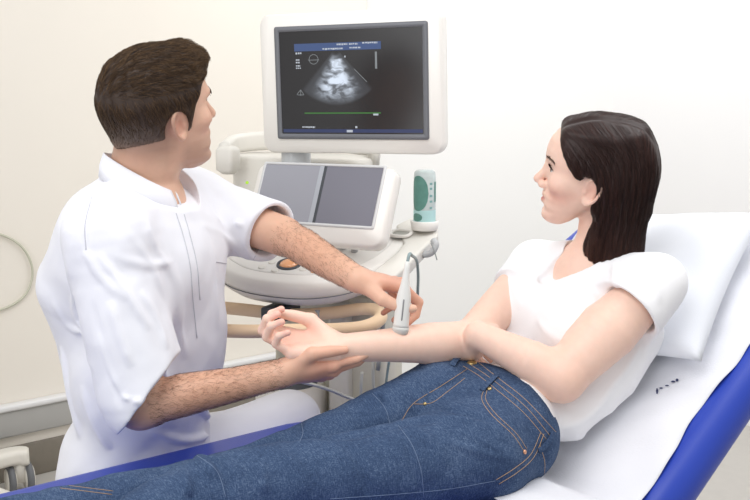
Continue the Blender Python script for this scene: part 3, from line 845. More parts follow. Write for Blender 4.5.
ops, wt1, wth1 = hand_ops(wW, WR_Y, WR_Z, True, 1.08,
    [(28, 74, 42, -3), (29, 74, 42, -1), (30, 74, 42, 2), (30, 73, 42, 5)], [(.50, .80, -.42), (-.02, .95, -.22), (-.16, .97, -.22)])
wb.extend(ops)
ops, wt2, wth2 = hand_ops(wWl, nrm(A(.05, .85, -.50)), A(-.75, .30, .5), False, .92,
    [(24, 26, 14, 3), (26, 26, 14, 1), (28, 26, 14, -1), (30, 26, 14, -4)], [(.6, .8, -.2), (.2, 1, -.1), (0, 1, -.1)])
wb.extend(ops)
def woman_colour(V):
    q = head_local(V, W_O, W_R, W_HS)
    c = np.repeat(np.array(srgb(242, 206, 188)[:3])[None], len(V), 0)
    def blend(w, col): c[:] = c * (1 - w[:, None]) + np.array(srgb(*col)[:3]) * w[:, None]
    for s in (-1, 1):
        blend(w01(np.linalg.norm((q - A(s * .048, .055, -.028)) * A(1, .8, 1), axis=1), .04) * .45, (232, 152, 136))
        blend(w01(np.linalg.norm(q - A(s * .078, -.01, -.006), axis=1), .034) * .35, (232, 156, 138))
        blend(w01(np.linalg.norm((q - A(s * .0325, .078, .0185)) * A(.6, .6, 1.4), axis=1), .011) * .55, (120, 84, 74))
    blend(w01(np.linalg.norm((q - A(0, .083, -.061)) * A(.42, 1, .95), axis=1), .0135) * .9, (196, 104, 100))
    blend(w01(np.linalg.norm(q - A(0, .1, -.03), axis=1), .02) * .25, (236, 160, 140))
    for a, b in wt1:
        blend(w01(np.linalg.norm(V - b, axis=1), .022) * .5, (232, 158, 146))
    blend(w01(np.linalg.norm(V - (wW + WR_Y * .07), axis=1), .07) * .35, (238, 168, 152))
    blend(w01(np.linalg.norm(V - wEl, axis=1), .09) * .3, (226, 166, 142))
    return c
woman = empty('person', (float(wH[0]), float(wH[1]), .66), 'woman with brown bob in white t-shirt and jeans reclining on the couch', 'person')
w_body = field_mesh('body', wb, MAT_SKIN, None, smooth=1, colour=woman_colour); adopt(w_body, woman)
eyes(W_O, W_R, W_HS, W_O + W_R @ A(-.45, 2, .05), woman, eye_mat('woman eye', srgb(70, 52, 40)), True)
MAT_HAIR_W = hair_mat('long brown hair', None, rough=.38, spec=.32)
brow_strands('w', W_O, W_R, W_HS, wb, MAT_HAIR_W, srgb(86, 62, 52)[:3], 'eyebrow', woman)

# hair: a bob to the shoulders, tucked behind the ear
wcore = head_core('w')
def woman_hair(p):
    x, y, z = p[..., 0], p[..., 1], p[..., 2]
    d = wcore.ev(p.reshape(-1, 3)).reshape(x.shape)
    t = .010 + .001 * np.clip((z - .02) / .08, 0, 1) + .008 * np.clip((-y - .03) / .06, 0, 1)
    h = d - t
    yl = itp(z, [(-.3, -.022), (-.030, -.022), (-.012, -.010), (.004, .010), (.018, .030), (.035, .046), (.055, .060), (.075, .070), (.095, .072), (.110, .066), (.2, .06)])
    h = smax(h, ((y - yl) * .8).astype(f32), .010)
    ear = .024 - np.sqrt(((y - .004) * 1.1) ** 2 + ((z + .010) * .72) ** 2); ear = np.where(np.abs(x) > .05, ear, -.1)
    h = smax(h, ear.astype(f32), .006)
    h = smax(h, (-.05 - z).astype(f32), .01)
    # curtain
    zz = np.clip(-z, 0, .3); fl = np.clip(zz - .10, 0, .2)
    cy = -.062 - .02 * zz; ry = .070 + .01 * zz + .10 * fl; rx = .083 + .06 * zz
    q = np.sqrt((x / rx) ** 2 + ((y - cy) / ry) ** 2 + (np.maximum(z + .005, 0) / .118) ** 2)
    cur = (q - 1) * .066
    cur = np.maximum(cur, -.192 - .22 * np.clip(-(y + .03), -1, .12) * -1 + .008 * np.sin(x * 60) - z)
    cur = smax(cur, ((y + .024 - .20 * np.clip(-z - .085, 0, .12)) * .9).astype(f32), .012)
    h = smin(h, cur.astype(f32), .03)
    h = smax(h, ear.astype(f32) + np.where(z < -.035, -.05, 0).astype(f32), .005)
    wav = .0011 * np.sin(np.arctan2(x, -(y + .03)) * 46 + 2 * np.sin(z * 30)) * np.clip((.09 - z) / .06, 0, 1)
    part = -.003 * np.exp(-((x + .022) / .006) ** 2) * np.clip((z - .09) / .02, 0, 1)
    return h + wav.astype(f32) - part.astype(f32)
wh = Field().add(Loc(Func(woman_hair, A(0, -.04, -.02), .23), W_O, W_R, W_HS))
def hair_col_w(V):
    q = head_local(V, W_O, W_R, W_HS); t = np.clip((-.05 - q[:, 2]) / .12, 0, 1)[:, None]
    return np.array(srgb(46, 31, 29)[:3]) * (1 - t) + np.array(srgb(72, 45, 37)[:3]) * t
w_hair = field_mesh('hair', wh, MAT_HAIR_W, None, cell=.0028, smooth=2, colour=hair_col_w); adopt(w_hair, woman)
def flow_w(q):
    x, y, z = q; k = min(max((z - .035) / .06, 0), 1)
    return (1 - k) * A(.08 * np.sign(x), -.5 * min(max((y + .06) / .06, 0), 1) - .08, -1) + k * A(1.0 if x > -.022 else -1.0, -.7, -.3)
paths, qs, rr = hair_strands(w_hair, W_O, W_R, W_HS, 9500, lambda q: .10, flow_w, .00042, lambda q: .0020, None, steps=11, jitter=.05)
a_, b_, g_ = np.array(srgb(30, 19, 19)[:3]), np.array(srgb(84, 56, 50)[:3]), np.array(srgb(112, 70, 52)[:3])
tt = RNG.uniform(0, 1, len(qs))[:, None] ** 1.5; gg = (np.clip((-qs[:, 2] - .03) / .12, 0, 1) * RNG.uniform(0, .8, len(qs)))[:, None]
adopt(strands_mesh('hair_strands', paths, rr, MAT_HAIR_W, None, (a_ * (1 - tt) + b_ * tt) * (1 - gg) + g_ * gg), woman)

# t-shirt
wst, wsd = P(471, 360, 2.11), P(557, 440, 2.0) - P(471, 360, 2.11)
ax = nrm(wB - wH); rim_n = nrm(ax - wsd * np.dot(ax, wsd) / np.dot(wsd, wsd))
wt = Field().extend(w_torso(.007)); wt.inter(Half(wst - rim_n * .014, -rim_n), .002)
usl = nrm(wEl - wSl); us = nrm(wE - wS)
cl = wSl + usl * .078; cr = wS + us * .095
wt.add(sleeve([wSl + up_ * .004, wSl + usl * .04, cl], [.057, .067, .075], usl, .069, .04), .035)
wt.add(sleeve([wS + up_ * .004, wS + us * .05, cr], [.050, .054, .053], us, .047, .04), .035)
# neckline scoop
wt.sub(Chain([wt.hit(543, 279), wt.hit(563, 264), wt.hit(586, 250) + up_ * .01, wN + up_ * .04], [.013, .030, .046, .07], n=4), .003)
wt.sub(Chain([wN - up_ * .05, wN + up_ * .10], [.060, .075]), .003)
wt.add(Chain([P(640, 335, 2.16), P(612, 375, 2.12), P(570, 418, 2.07)], [.050, .055, .042]), .06)
wt.inter(Half(wH - up_ * .02, -up_), .004)
wt.disp.append(lambda p: cloth_noise(p, .0022, 34))
for uv, amp, w in [
    ([(600, 300), (585, 285), (575, 270)], .004, .007), ([(630, 300), (615, 280), (612, 262)], .005, .007),
    ([(520, 300), (545, 330), (570, 345)], .003, .008), ([(500, 325), (520, 345), (548, 350)], .004, .007),
    ([(560, 430), (590, 415), (615, 385)], .006, .009), ([(570, 445), (600, 430), (622, 400)], .005, .008),
    ([(600, 400), (625, 370), (640, 345)], .005, .008), ([(505, 275), (515, 290), (520, 310)], .004, .006),
    ([(640, 265), (655, 285), (660, 305)], .004, .007), ([(615, 262), (640, 275), (655, 300)], -.003, .005),
    ([(545, 285), (560, 300), (585, 305)], .003, .008),
]:
    wt.fold(wt.line(uv), amp, w)
MAT_TEE = simple('white jersey', srgb(244, 244, 247), rough=.9, noise=.01, bump=.2, bscale=1100, spec=.12)
tee = field_mesh('t_shirt', wt, MAT_TEE, None, cell=.0028, smooth=2); adopt(tee, woman)

# jeans
wj = Field()
wj.add(Ell(wH + sd_ * .010, A(.155, .110, .125), wRot)); wj.add(Ell(wB - up_ * .02, A(.136, .096, .12), wRot), .04)
wj.add(Ell((wHip + wHipl) / 2 - A(0, 0, .01), A(.15, .10, .09), wRot), .04)
wj.add(Chain([wHipl, wHipl * .5 + wKl * .5, wKl, wKl * .5 + wAl * .5, wAl], [.100, .077, .071, .064, .056], n=5), .03)
wj.add(Chain([wHip, wHip * .5 + wK * .5, wK, wK * .5 + wA * .5, wA], [.092, .066, .060, .055, .050], n=5), .004)
wj.add(Chain([wHip, P(456, 368, 2.15), P(462, 350, 2.18)], [.080, .052, .045]), .03)
wj.inter(Half(wst, rim_n), .003)
def denim_wr(p):
    return cloth_noise(p, .0022, 40) + cloth_noise(p + f32(1.3), .0012, 95)
wj.disp.append(denim_wr)
for uv, amp, w in [
    ([(300, 418), (300, 430), (290, 445)], -.004, .006), ([(372, 392), (385, 405), (392, 425)], -.005, .006),
    ([(395, 383), (408, 395), (412, 412)], .005, .006), ([(415, 375), (425, 385), (430, 400)], .004, .006),
    ([(345, 403), (352, 412), (360, 428)], .003, .006), ([(185, 452), (205, 462), (215, 480)], .008, .010),
    ([(195, 450), (225, 470), (232, 495)], -.006, .008), ([(170, 465), (185, 480), (190, 498)], .006, .010),
    ([(240, 447), (262, 470), (265, 495)], .004, .010), ([(400, 425), (430, 440), (450, 470)], .004, .010),
    ([(420, 405), (460, 412), (500, 425)], -.006, .008), ([(430, 418), (470, 420), (515, 440)], .005, .008),
    ([(405, 440), (412, 465), (420, 492)], -.002, .006), ([(460, 430), (500, 450), (530, 470)], .003, .008),
    ([(140, 478), (150, 470), (160, 462)], -.004, .007), ([(455, 416), (400, 424), (330, 437), (276, 442), (215, 448)], -.014, .011),
    ([(470, 375), (450, 385), (432, 388)], -.004, .005), ([(440, 440), (480, 452), (520, 462)], .004, .007), ([(280, 452), (300, 470), (305, 498)], .003, .009), ([(345, 445), (362, 470), (368, 498)], -.003, .009),
]:
    wj.fold(wj.line(uv), amp * 1.5, w)
def denim_mat():
    m, N, L, b = new_mat('blue denim')
    tc = N.new('ShaderNodeTexCoord')
    mp = N.new('ShaderNodeMapping'); mp.inputs['Rotation'].default_value = (0, 0, math.radians(-35)); L.new(tc.outputs['Object'], mp.inputs['Vector'])
    def noise(scale, stretch, det=4):
        m2 = N.new('ShaderNodeMapping'); m2.inputs['Scale'].default_value = stretch; L.new(mp.outputs['Vector'], m2.inputs['Vector'])
        n = N.new('ShaderNodeTexNoise'); n.inputs['Scale'].default_value = scale; n.inputs['Detail'].default_value = det; L.new(m2.outputs['Vector'], n.inputs['Vector']); return n
    a = noise(950, (.12, 1, 1)); c = noise(950, (1, .12, .12)); w = noise(11, (1, 1, 1), 4)
    mx = N.new('ShaderNodeMath'); mx.operation = 'ADD'; L.new(a.outputs['Fac'], mx.inputs[0]); L.new(c.outputs['Fac'], mx.inputs[1])
    m3 = N.new('ShaderNodeMath'); m3.operation = 'MULTIPLY_ADD'; L.new(w.outputs['Fac'], m3.inputs[0]); m3.inputs[1].default_value = .5; L.new(mx.outputs['Value'], m3.inputs[2])
    mr_ = N.new('ShaderNodeMapRange'); mr_.inputs['From Min'].default_value = .80; mr_.inputs['From Max'].default_value = 1.76; L.new(m3.outputs['Value'], mr_.inputs['Value'])
    cr = N.new('ShaderNodeValToRGB'); e = cr.color_ramp.elements
    e[0].color = srgb(38, 50, 74); e[1].color = srgb(118, 136, 162); n = e.new(.5); n.color = srgb(64, 83, 114)
    L.new(mr_.outputs['Result'], cr.inputs['Fac']); L.new(cr.outputs['Color'], b.inputs['Base Color'])
    b.inputs['Roughness'].default_value = .9; b.inputs['Specular IOR Level'].default_value = .1
    bp = N.new('ShaderNodeBump'); bp.inputs['Strength'].default_value = .35; bp.inputs['Distance'].default_value = .001; L.new(mx.outputs['Value'], bp.inputs['Height']); L.new(bp.outputs['Normal'], b.inputs['Normal'])
    return m
MAT_DENIM = denim_mat()
jeans = field_mesh('jeans', wj, MAT_DENIM, None, cell=.0026, smooth=1); adopt(jeans, woman)

for a, d_ in foot:
    t_ = nrm(d_ * .85 + A(0, 0, .53)); n_ = nrm(d_ * .53 - A(0, 0, .85)); s_ = np.cross(t_, n_)
    sh = Field(); sh.add(Chain([a + d_ * .015, a + t_ * .08 + n_ * .005, a + t_ * .155 + n_ * .012, a + t_ * .185 + n_ * .018], [.046, .042, .040, .028], side=s_, ratio=1.1))
    sh.add(RBox(a + t_ * .075 + n_ * .038, A(.125, .012, .042), np.stack([t_, n_, s_], 1), .011), .012)
    adopt(field_mesh('sneaker', sh, simple('white canvas', srgb(236, 236, 234), rough=.8), None, cell=.004, smooth=1), woman)
# stitching, button, loops and rivets on the jeans
jt = bvh_of(jeans)
MAT_THREAD = simple('orange thread', srgb(178, 146, 114), rough=.8)
MAT_THREAD_B = simple('pale worn seam', srgb(104, 122, 150), rough=.9)
MAT_BRASS = simple('brass', srgb(196, 172, 120), rough=.3, metal=.8)
for uv in ([(463, 366), (478, 375), (492, 386), (523, 412), (548, 441)], [(467, 362.5), (482, 372), (497, 383), (527, 408), (551, 437)],
           [(478, 362), (497, 377), (526, 400), (556, 432)], [(467, 369), (441, 386), (414, 403), (402, 420)], [(465, 378), (447, 392), (431, 403), (414, 404)],
           [(484, 389), (482, 400), (492, 415), (513, 435), (524, 451)], [(487, 390), (486, 400), (496, 414), (516, 433), (527, 449)],
           [(541, 432), (531, 454), (515, 468), (496, 480)], [(544, 434), (534, 457), (518, 472), (499, 484)], [(540, 445), (545, 465), (541, 490)],
           [(60, 484.5), (85, 487.5), (113, 491)], [(60, 488), (85, 491), (112, 494.5)]):
    seam('stitching', uv, .0006, MAT_THREAD, jeans, jt, .0003)
for uv in ([(300, 418), (303, 432), (300, 441)], [(398, 425), (412, 445), (421, 470), (424, 498)], [(495, 481), (450, 489), (400, 494), (330, 499)], [(372, 393), (385, 408), (390, 424)], [(190, 451), (216, 470), (226, 498)]):
    seam('worn_seam', uv, .0007, MAT_THREAD_B, jeans, jt, .0001)
def on_j(u, v):
    r = nrm(ray(u, v)); h = jt.ray_cast(Vector(CAM), Vector(r))
    return (np.array(h[0]), np.array(h[1])) if h[0] is not None else (None, None)
for nm, u, v, r_, m_ in (('button', 472, 363, .0105, MAT_BRASS), ('rivet', 524.5, 452, .0045, simple('copper', srgb(214, 160, 130), rough=.35, metal=.6)), ('rivet', 489.5, 389, .0045, MAT_BRASS), ('rivet', 425, 404, .0035, MAT_BRASS)):
    p, n_ = on_j(u, v)
    if p is None: continue
    o = bm_obj(nm, lathe_bm(p - n_ * .001, n_, [(0, 0), (r_ * .9, 0), (r_, .0015), (r_ * .95, .003), (r_ * .6, .0042), (0, .0045)], 24), m_); o.parent = jeans
def belt_loop(uv):
    pts = []
    for u, v in dense(uv, 4):
        p, n_ = on_j(u, v)
        if p is None: continue
        pts.append((p, n_))
    if len(pts) < 3: return
    t = nrm(pts[-1][0] - pts[0][0]); rings = []
    for i, (p, n_) in enumerate(pts):
        s_ = nrm(np.cross(t, n_)); h = .0035 if 0 < i < len(pts) - 1 else .001
        rings.append([p + n_ * (h + b) + s_ * a for a, b in ((-.006, 0), (-.006, .002), (.006, .002), (.006, 0))])
    o = bm_obj('belt_loop', loft_bm(rings), MAT_DENIM, bevel=.0006); o.parent = jeans
belt_loop([(482, 391), (489, 384), (497, 376)]); belt_loop([(538, 451), (546, 443), (552, 434)]); belt_loop([(452, 366), (456, 361), (462, 356)])
# ------------------------------------------------------------------ couch
bx, by = A(.79, .61, 0), A(-.61, .79, 0)
BO = A(-.03, 1.915, 0); BW, BZ, HINGE, BANG = .78, .65, .46, math.radians(37)
def B(q, s, z=0): return BO + bx * q + by * s + A(0, 0, z)
def BR(t, s, h=0):
    """a point on the backrest: t along it, s across, h above its surface"""
    n = A(0, 0, 1) * math.cos(BANG) - bx * math.sin(BANG)
    return BO + bx * (HINGE + t * math.cos(BANG)) + A(0, 0, BZ + t * math.sin(BANG)) + by * s + n * h
MAT_BLUE = simple('blue vinyl', srgb(38, 66, 172), rough=.38, noise=.03, bump=.12, bscale=700, spec=.45)
MAT_PAPER = simple('paper sheet', srgb(230, 231, 237), rough=.9, noise=.02, bump=.3, bscale=300, spec=.1)
MAT_WHITE_METAL = simple('white painted metal', srgb(228, 229, 230), rough=.35)
couch = empty('examination_couch', tuple(B(-.3, 0)), 'blue padded examination couch with raised backrest under white paper', 'couch')
def cushion(name, rings, parent):
    o = bm_obj(name, loft_bm(rings), MAT_BLUE); return adopt(o, parent)
def pad_rings(fn, t0, t1, n, half, th, rad):
    out = []
    for i in range(n + 1):
        t = t0 + (t1 - t0) * i / n; e = min(i, n - i); ins = [.022, .008, 0][min(e, 2)]
        rr = round_rect(2 * (half - ins), th - 2 * ins, rad - ins * .4, 6)
        out.append([fn(t, x, y - th / 2) for x, y in rr])
    return out
cushion('seat_cushion', pad_rings(lambda q, s, h: B(q, s + .016, BZ + h), -1.35, HINGE - .135, 14, BW / 2 + .018, .10, .046), couch)
cushion('backrest_cushion', pad_rings(lambda t, s, h: BR(t, s - .018, h), -.14, .70, 12, BW / 2 - .018, .10, .046), couch)
bm = bmesh.new()
for s in (-.25, .25):
    a, b_ = B(-1.3, s, BZ - .11), B(.40, s, BZ - .11)
    Rb = np.stack([bx, by, A(0, 0, 1)], 1); box_bm((a + b_) / 2, (1.7, .05, .05), Rb, bm)
for q in (-1.2, -.4, .36): box_bm(B(q, 0, BZ - .11), (.05, .5, .05), Rb, bm)
adopt(bm_obj('frame', bm, MAT_WHITE_METAL, bevel=.006), couch)
for q in (-1.15, .1):
    for s in (-.25, .25):
        adopt(bm_obj('leg', box_bm(B(q, s, (BZ - .13) / 2), (.06, .06, BZ - .13), Rb), MAT_WHITE_METAL, bevel=.006), couch)
nb_ = np.stack([bx * math.cos(BANG) + A(0, 0, math.sin(BANG)), by, A(0, 0, 1) * math.cos(BANG) - bx * math.sin(BANG)], 1)
bm = box_bm(BR(.34, 0, -.118), (.56, .5, .034), nb_)
adopt(bm_obj('backrest_support', bm, MAT_WHITE_METAL, bevel=.006), couch)

# paper sheet: a draped strip on seat and backrest
def paper_h(t, s):
    return 0.005 + .0030 * math.sin(t * 31 + 4 * math.sin(s * 9)) * math.sin(s * 17 + t * 5) + .0018 * math.sin(t * 57 + s * 40)
rows = []
for i in range(81):
    t = -.30 + .992 * i / 80
    edge = -.340 - .007 * math.sin(t * 11 + 2.6) - .004 * math.sin(t * 27); far = .300 + .01 * math.sin(t * 8)
    row = []
    for j in range(41):
        s = edge + (far - edge) * j / 40; h = paper_h(t, s) + .0008
        k = min(max((t + .17) / .11, 0), 1); k = k * k * (3 - 2 * k)
        row.append(B(HINGE + t, s, BZ + h + .010 * (1 - abs(2 * k - 1))) * (1 - k) + BR(t, s, h + .010 * (1 - abs(2 * k - 1))) * k)
    rows.append(row)
bm = bmesh.new(); vs = [[bm.verts.new([float(x) for x in p]) for p in r] for r in rows]
for i in range(80):
    for j in range(40): bm.faces.new((vs[i][j], vs[i][j + 1], vs[i + 1][j + 1], vs[i + 1][j]))
paper = bm_obj('paper_sheet', bm, MAT_PAPER)
m = paper.modifiers.new('thick', 'SOLIDIFY'); m.thickness = .0008; m.offset = 1
bm = bmesh.new()
for (u, v, du, dv) in ((657, 391, 1.2, 3.2), (661, 388, 2.0, .8), (667, 385.5, 2.2, .7), (673, 381.5, 2.4, 1.0), (677, 380, 1.6, 1.6)):
    cs = []
    for k in range(6):
        a = k * math.pi / 3; r = ray(u + du * math.cos(a), v + dv * math.sin(a)); nn = A(0, 0, 1) * math.cos(BANG) - bx * math.sin(BANG); o_ = BR(0, 0, .0092)
        cs.append(bm.verts.new([float(x) for x in CAM + r * ((o_ - CAM) @ nn) / (r @ nn)]))
    bm.faces.new(cs)
bmesh.ops.recalc_face_normals(bm, faces=bm.faces)
tr = bm_obj('tear', bm, simple('dark blue', srgb(52, 58, 96), rough=.6), smooth=False); tr.parent = paper
tag(paper, 'white disposable paper sheet covering the raised backrest of the couch', 'paper sheet')

# pillow
MAT_PILLOW = simple('white pillow cotton', srgb(232, 235, 242), rough=.85, noise=.01, bump=.25, bscale=500, spec=.15)
def pillow_obj():
    ca, sa = math.cos(math.radians(12)), math.sin(math.radians(12)); Lh, Wh, Th = .225, .235, .07; bm = bmesh.new(); n = 36; g = {}
    for side in (1, -1):
        for i in range(n + 1):
            for j in range(n + 1):
                u, v = -1 + 2 * i / n, -1 + 2 * j / n
                e = (1 - abs(u) ** 2.6) * (1 - abs(v) ** 2.6); h = Th * max(e, 0) ** .5
                pin = 1 - .06 * (1 - abs(u) ** 2) * abs(v) ** 3; piu = 1 - .06 * (1 - abs(v) ** 2) * abs(u) ** 3
                h += .004 * math.sin(u * 7 + 3 * math.sin(v * 4)) * e + .003 * math.sin(v * 11 + u * 6) * e
                key = (i, j, side if 0 < i < n and 0 < j < n else 0)
                if key not in g:
                    a, b = u * Lh * piu, v * Wh * pin
                    g[key] = bm.verts.new([float(x) for x in BR(.440 + a * ca - b * sa, -.030 + a * sa + b * ca, .055 + side * h * (1 if side > 0 else .62))])
    for side in (1, -1):
        for i in range(n):
            for j in range(n):
                k = [(i, j), (i + 1, j), (i + 1, j + 1), (i, j + 1)]
                f = [g.get((a, b, side)) or g[(a, b, 0)] for a, b in k]
                try: bm.faces.new(f)
                except ValueError: pass
    return bm_obj('pillow', bm, MAT_PILLOW)
tag(pillow_obj(), 'white pillow on the paper-covered backrest behind the woman', 'pillow')

# ------------------------------------------------------------------ room
def wall_mat(name, col): return simple(name, col, rough=.8, noise=.012, nscale=3, bump=.08, bscale=160, spec=.2)
MAT_CREAM, MAT_WALL = wall_mat('cream wall paint', srgb(236, 230, 220)), wall_mat('white wall paint', srgb(244, 244, 243))
MAT_VINYL = simple('grey brown vinyl', srgb(128, 121, 110), rough=.5, noise=.12, nscale=30)
MAT_FLOOR = simple('pale grey vinyl floor', srgb(196, 192, 186), rough=.4, noise=.05, nscale=25)
MAT_TRIM = simple('grey white trunking', srgb(172, 171, 168), rough=.35, noise=.01)
wd = A(.79, .61, 0); wn = A(.61, -.79, 0); WP = A(-1.22, 3.58, 0)
def wall(name, a, b, h, mat, th=.1, out=None, z0=0):
    a, b = np.asarray(a, float), np.asarray(b, float)
    d = nrm(b - a); n = A(-d[1], d[0], 0) if out is None else out
    bm = prism_bm([a + A(0, 0, z0), b + A(0, 0, z0), b + A(0, 0, h), a + A(0, 0, h)], n * th)
    return tag(bm_obj(name, bm, mat, smooth=False), kind='structure')
wl0, wl1 = WP - wd * 1.6, WP + wd * 1.50
wall('wall_left', wl0, wl1, 2.7, MAT_CREAM, out=-wn)
bk1 = A(1.02, wl1[1] + .05, 0)
wall('wall_back', wl1 + A(0, .12, 0), bk1 + A(0, .0, 0), 2.7, MAT_WALL, out=A(0, 1, 0))
wall('wall_right', bk1, A(3.2, 2.6, 0), 2.7, wall_mat('pale grey wall paint', srgb(243, 243, 244)), out=nrm(A(.6, .8, 0)))
fl = prism_bm([A(-4, -1.5, 0), A(4, -1.5, 0), A(4, 6, 0), A(-4, 6, 0)], A(0, 0, -.1))
tag(bm_obj('floor', fl, MAT_FLOOR, smooth=False), kind='structure')
# cable trunking, cream strip and coved base on the left wall
def strip(name, z0, z1, th, mat, bev=.004):
    bm = prism_bm([wl0 + A(0, 0, z0), wl1 + A(0, 0, z0), wl1 + A(0, 0, z1), wl0 + A(0, 0, z1)], wn * th)
    return tag(bm_obj(name, bm, mat, smooth=True, bevel=bev), kind='structure')
strip('trim_1', .165, .275, .03, MAT_TRIM, .01); strip('trim_2', .262, .285, .042, simple('trunking lid', srgb(226, 226, 226), rough=.3), .008)
strip('baseboard_left', 0, .125, .012, MAT_VINYL)

# ------------------------------------------------------------------ camera and light
cam = bpy.data.objects.new('camera', bpy.data.cameras.new('camera')); COL.objects.link(cam)
cam.location = CAM; cam.rotation_euler = (math.pi / 2 - PITCH, 0, 0); cam.data.sensor_width = 36; cam.data.lens = FPX / 750 * 36
cam.data.clip_start = .05; SC.camera = cam
def area(name, loc, tgt, size, power, col=(1, 1, 1), sy=None):
    d = bpy.data.lights.new(name, 'AREA'); d.energy = power; d.color = col; d.size = size
    if sy: d.shape = 'RECTANGLE'; d.size_y = sy
    o = bpy.data.objects.new(name, d); COL.objects.link(o); o.location = loc
    o.rotation_euler = (Vector(tgt) - Vector(loc)).to_track_quat('-Z', 'Y').to_euler(); return o
area('ceiling_light', (-.6, .9, 2.9), (.1, 2.2, .8), 1.6, 30)
area('ceiling_light', (1.4, 2.2, 2.9), (.6, 2.4, .8), 1.4, 26)
area('ceiling_light', (.4, 3.6, 2.7), (.5, 4.6, 1.0), 1.0, 13)
area('fill_light', (-2.6, -1.2, 1.5), (0, 2.2, .8), 2.2, 34)  # added soft fill from camera left to lift the shading, no window there
w = bpy.data.worlds.new('room light'); SC.world = w; w.use_nodes = True
w.node_tree.nodes['Background'].inputs['Color'].default_value = (1, .99, .975, 1); w.node_tree.nodes['Background'].inputs['Strength'].default_value = .60
SC.view_settings.view_transform = 'Standard'; SC.view_settings.look = 'None'; SC.view_settings.exposure = 0; SC.view_settings.gamma = 1
# ------------------------------------------------------------------ ultrasound machine
MAT_SHELL = simple('warm white plastic', srgb(238, 235, 230), rough=.38, noise=.008)
MAT_SHELL2 = simple('light grey plastic', srgb(222, 219, 212), rough=.45, noise=.01)
MAT_BODY = simple('beige grey plastic', srgb(208, 204, 190), rough=.5, noise=.015)
MAT_DARK = simple('dark grey plastic', srgb(70, 74, 80), rough=.45)
MAT_BEZEL = simple('grey bezel', srgb(112, 114, 120), rough=.4, noise=.01)
MAT_TAN = simple('tan handle rubber', srgb(244, 214, 178), rough=.5, noise=.02)
MAT_KNOB = simple('pale grey knob', srgb(182, 184, 186), rough=.4)
MAT_CABLE = simple('grey cable', srgb(150, 155, 155), rough=.5)
machine = empty('ultrasound_machine', tuple(P(330, 300, 2.65) * A(1, 1, 0)), 'white ultrasound machine with a raised monitor, touch panel and tan handle', 'ultrasound machine')
def part(name, bm, mat, parent=None, bevel=0, smooth=True, label=None, seg=3):
    o = bm_obj(name, bm, mat, smooth=smooth, bevel=bevel, seg=seg)
    if parent is None: adopt(o, machine)
    else: o.parent = parent
    if label: o['label'] = label
    return o
def basis(pl, pr, pb, pt):
    """axes of a panel from left/right and bottom/top mid points: ex, ez, normal towards the viewer"""
    ex = nrm(pr - pl); ez = pt - pb; ez = nrm(ez - ex * np.dot(ez, ex)); return ex, ez, np.cross(ex, ez)
def panel_ring(c, ex, ez, n, w, h, r, d, k=6): return [c + ex * x + ez * z + n * d for x, z in round_rect(w, h, r, k)]
# monitor ----------------------------------------------------------
ex, ez, en = basis(P(264, 85, 2.70), P(445, 82, 2.50), P(355, 151.5, 2.60), P(354, 16, 2.60))
mc = P(348, 83, 2.598); mw, mhh = .490, .345
sh = .012
rings = [panel_ring(mc, ex, ez, en, mw - .10, mhh - .10, .03, -.075), panel_ring(mc, ex, ez, en, mw - .03, mhh - .03, .03, -.055), panel_ring(mc, ex, ez, en, mw, mhh, .03, -.036), panel_ring(mc, ex, ez, en, mw, mhh, .03, -.006), panel_ring(mc, ex, ez, en, mw - .008, mhh - .008, .027, 0)]
mon = part('monitor_housing', loft_bm(rings), MAT_SHELL)
sw, shh, so = .385, .252, ez * .002 + ex * .006
def ring_frame(c, w0, h0, w1, h1, d0, d1, r0, r1):
    R = [panel_ring(c, ex, ez, en, w0, h0, r0, d0), panel_ring(c, ex, ez, en, w0, h0, r0, d1), panel_ring(c, ex, ez, en, w1, h1, r1, d1), panel_ring(c, ex, ez, en, w1, h1, r1, d0)]
    return loft_bm(R, cap=False)
part('bezel', ring_frame(mc + so, sw + .026, shh + .026, sw, shh, .0005, .004, .006, .003), MAT_BEZEL, mon)
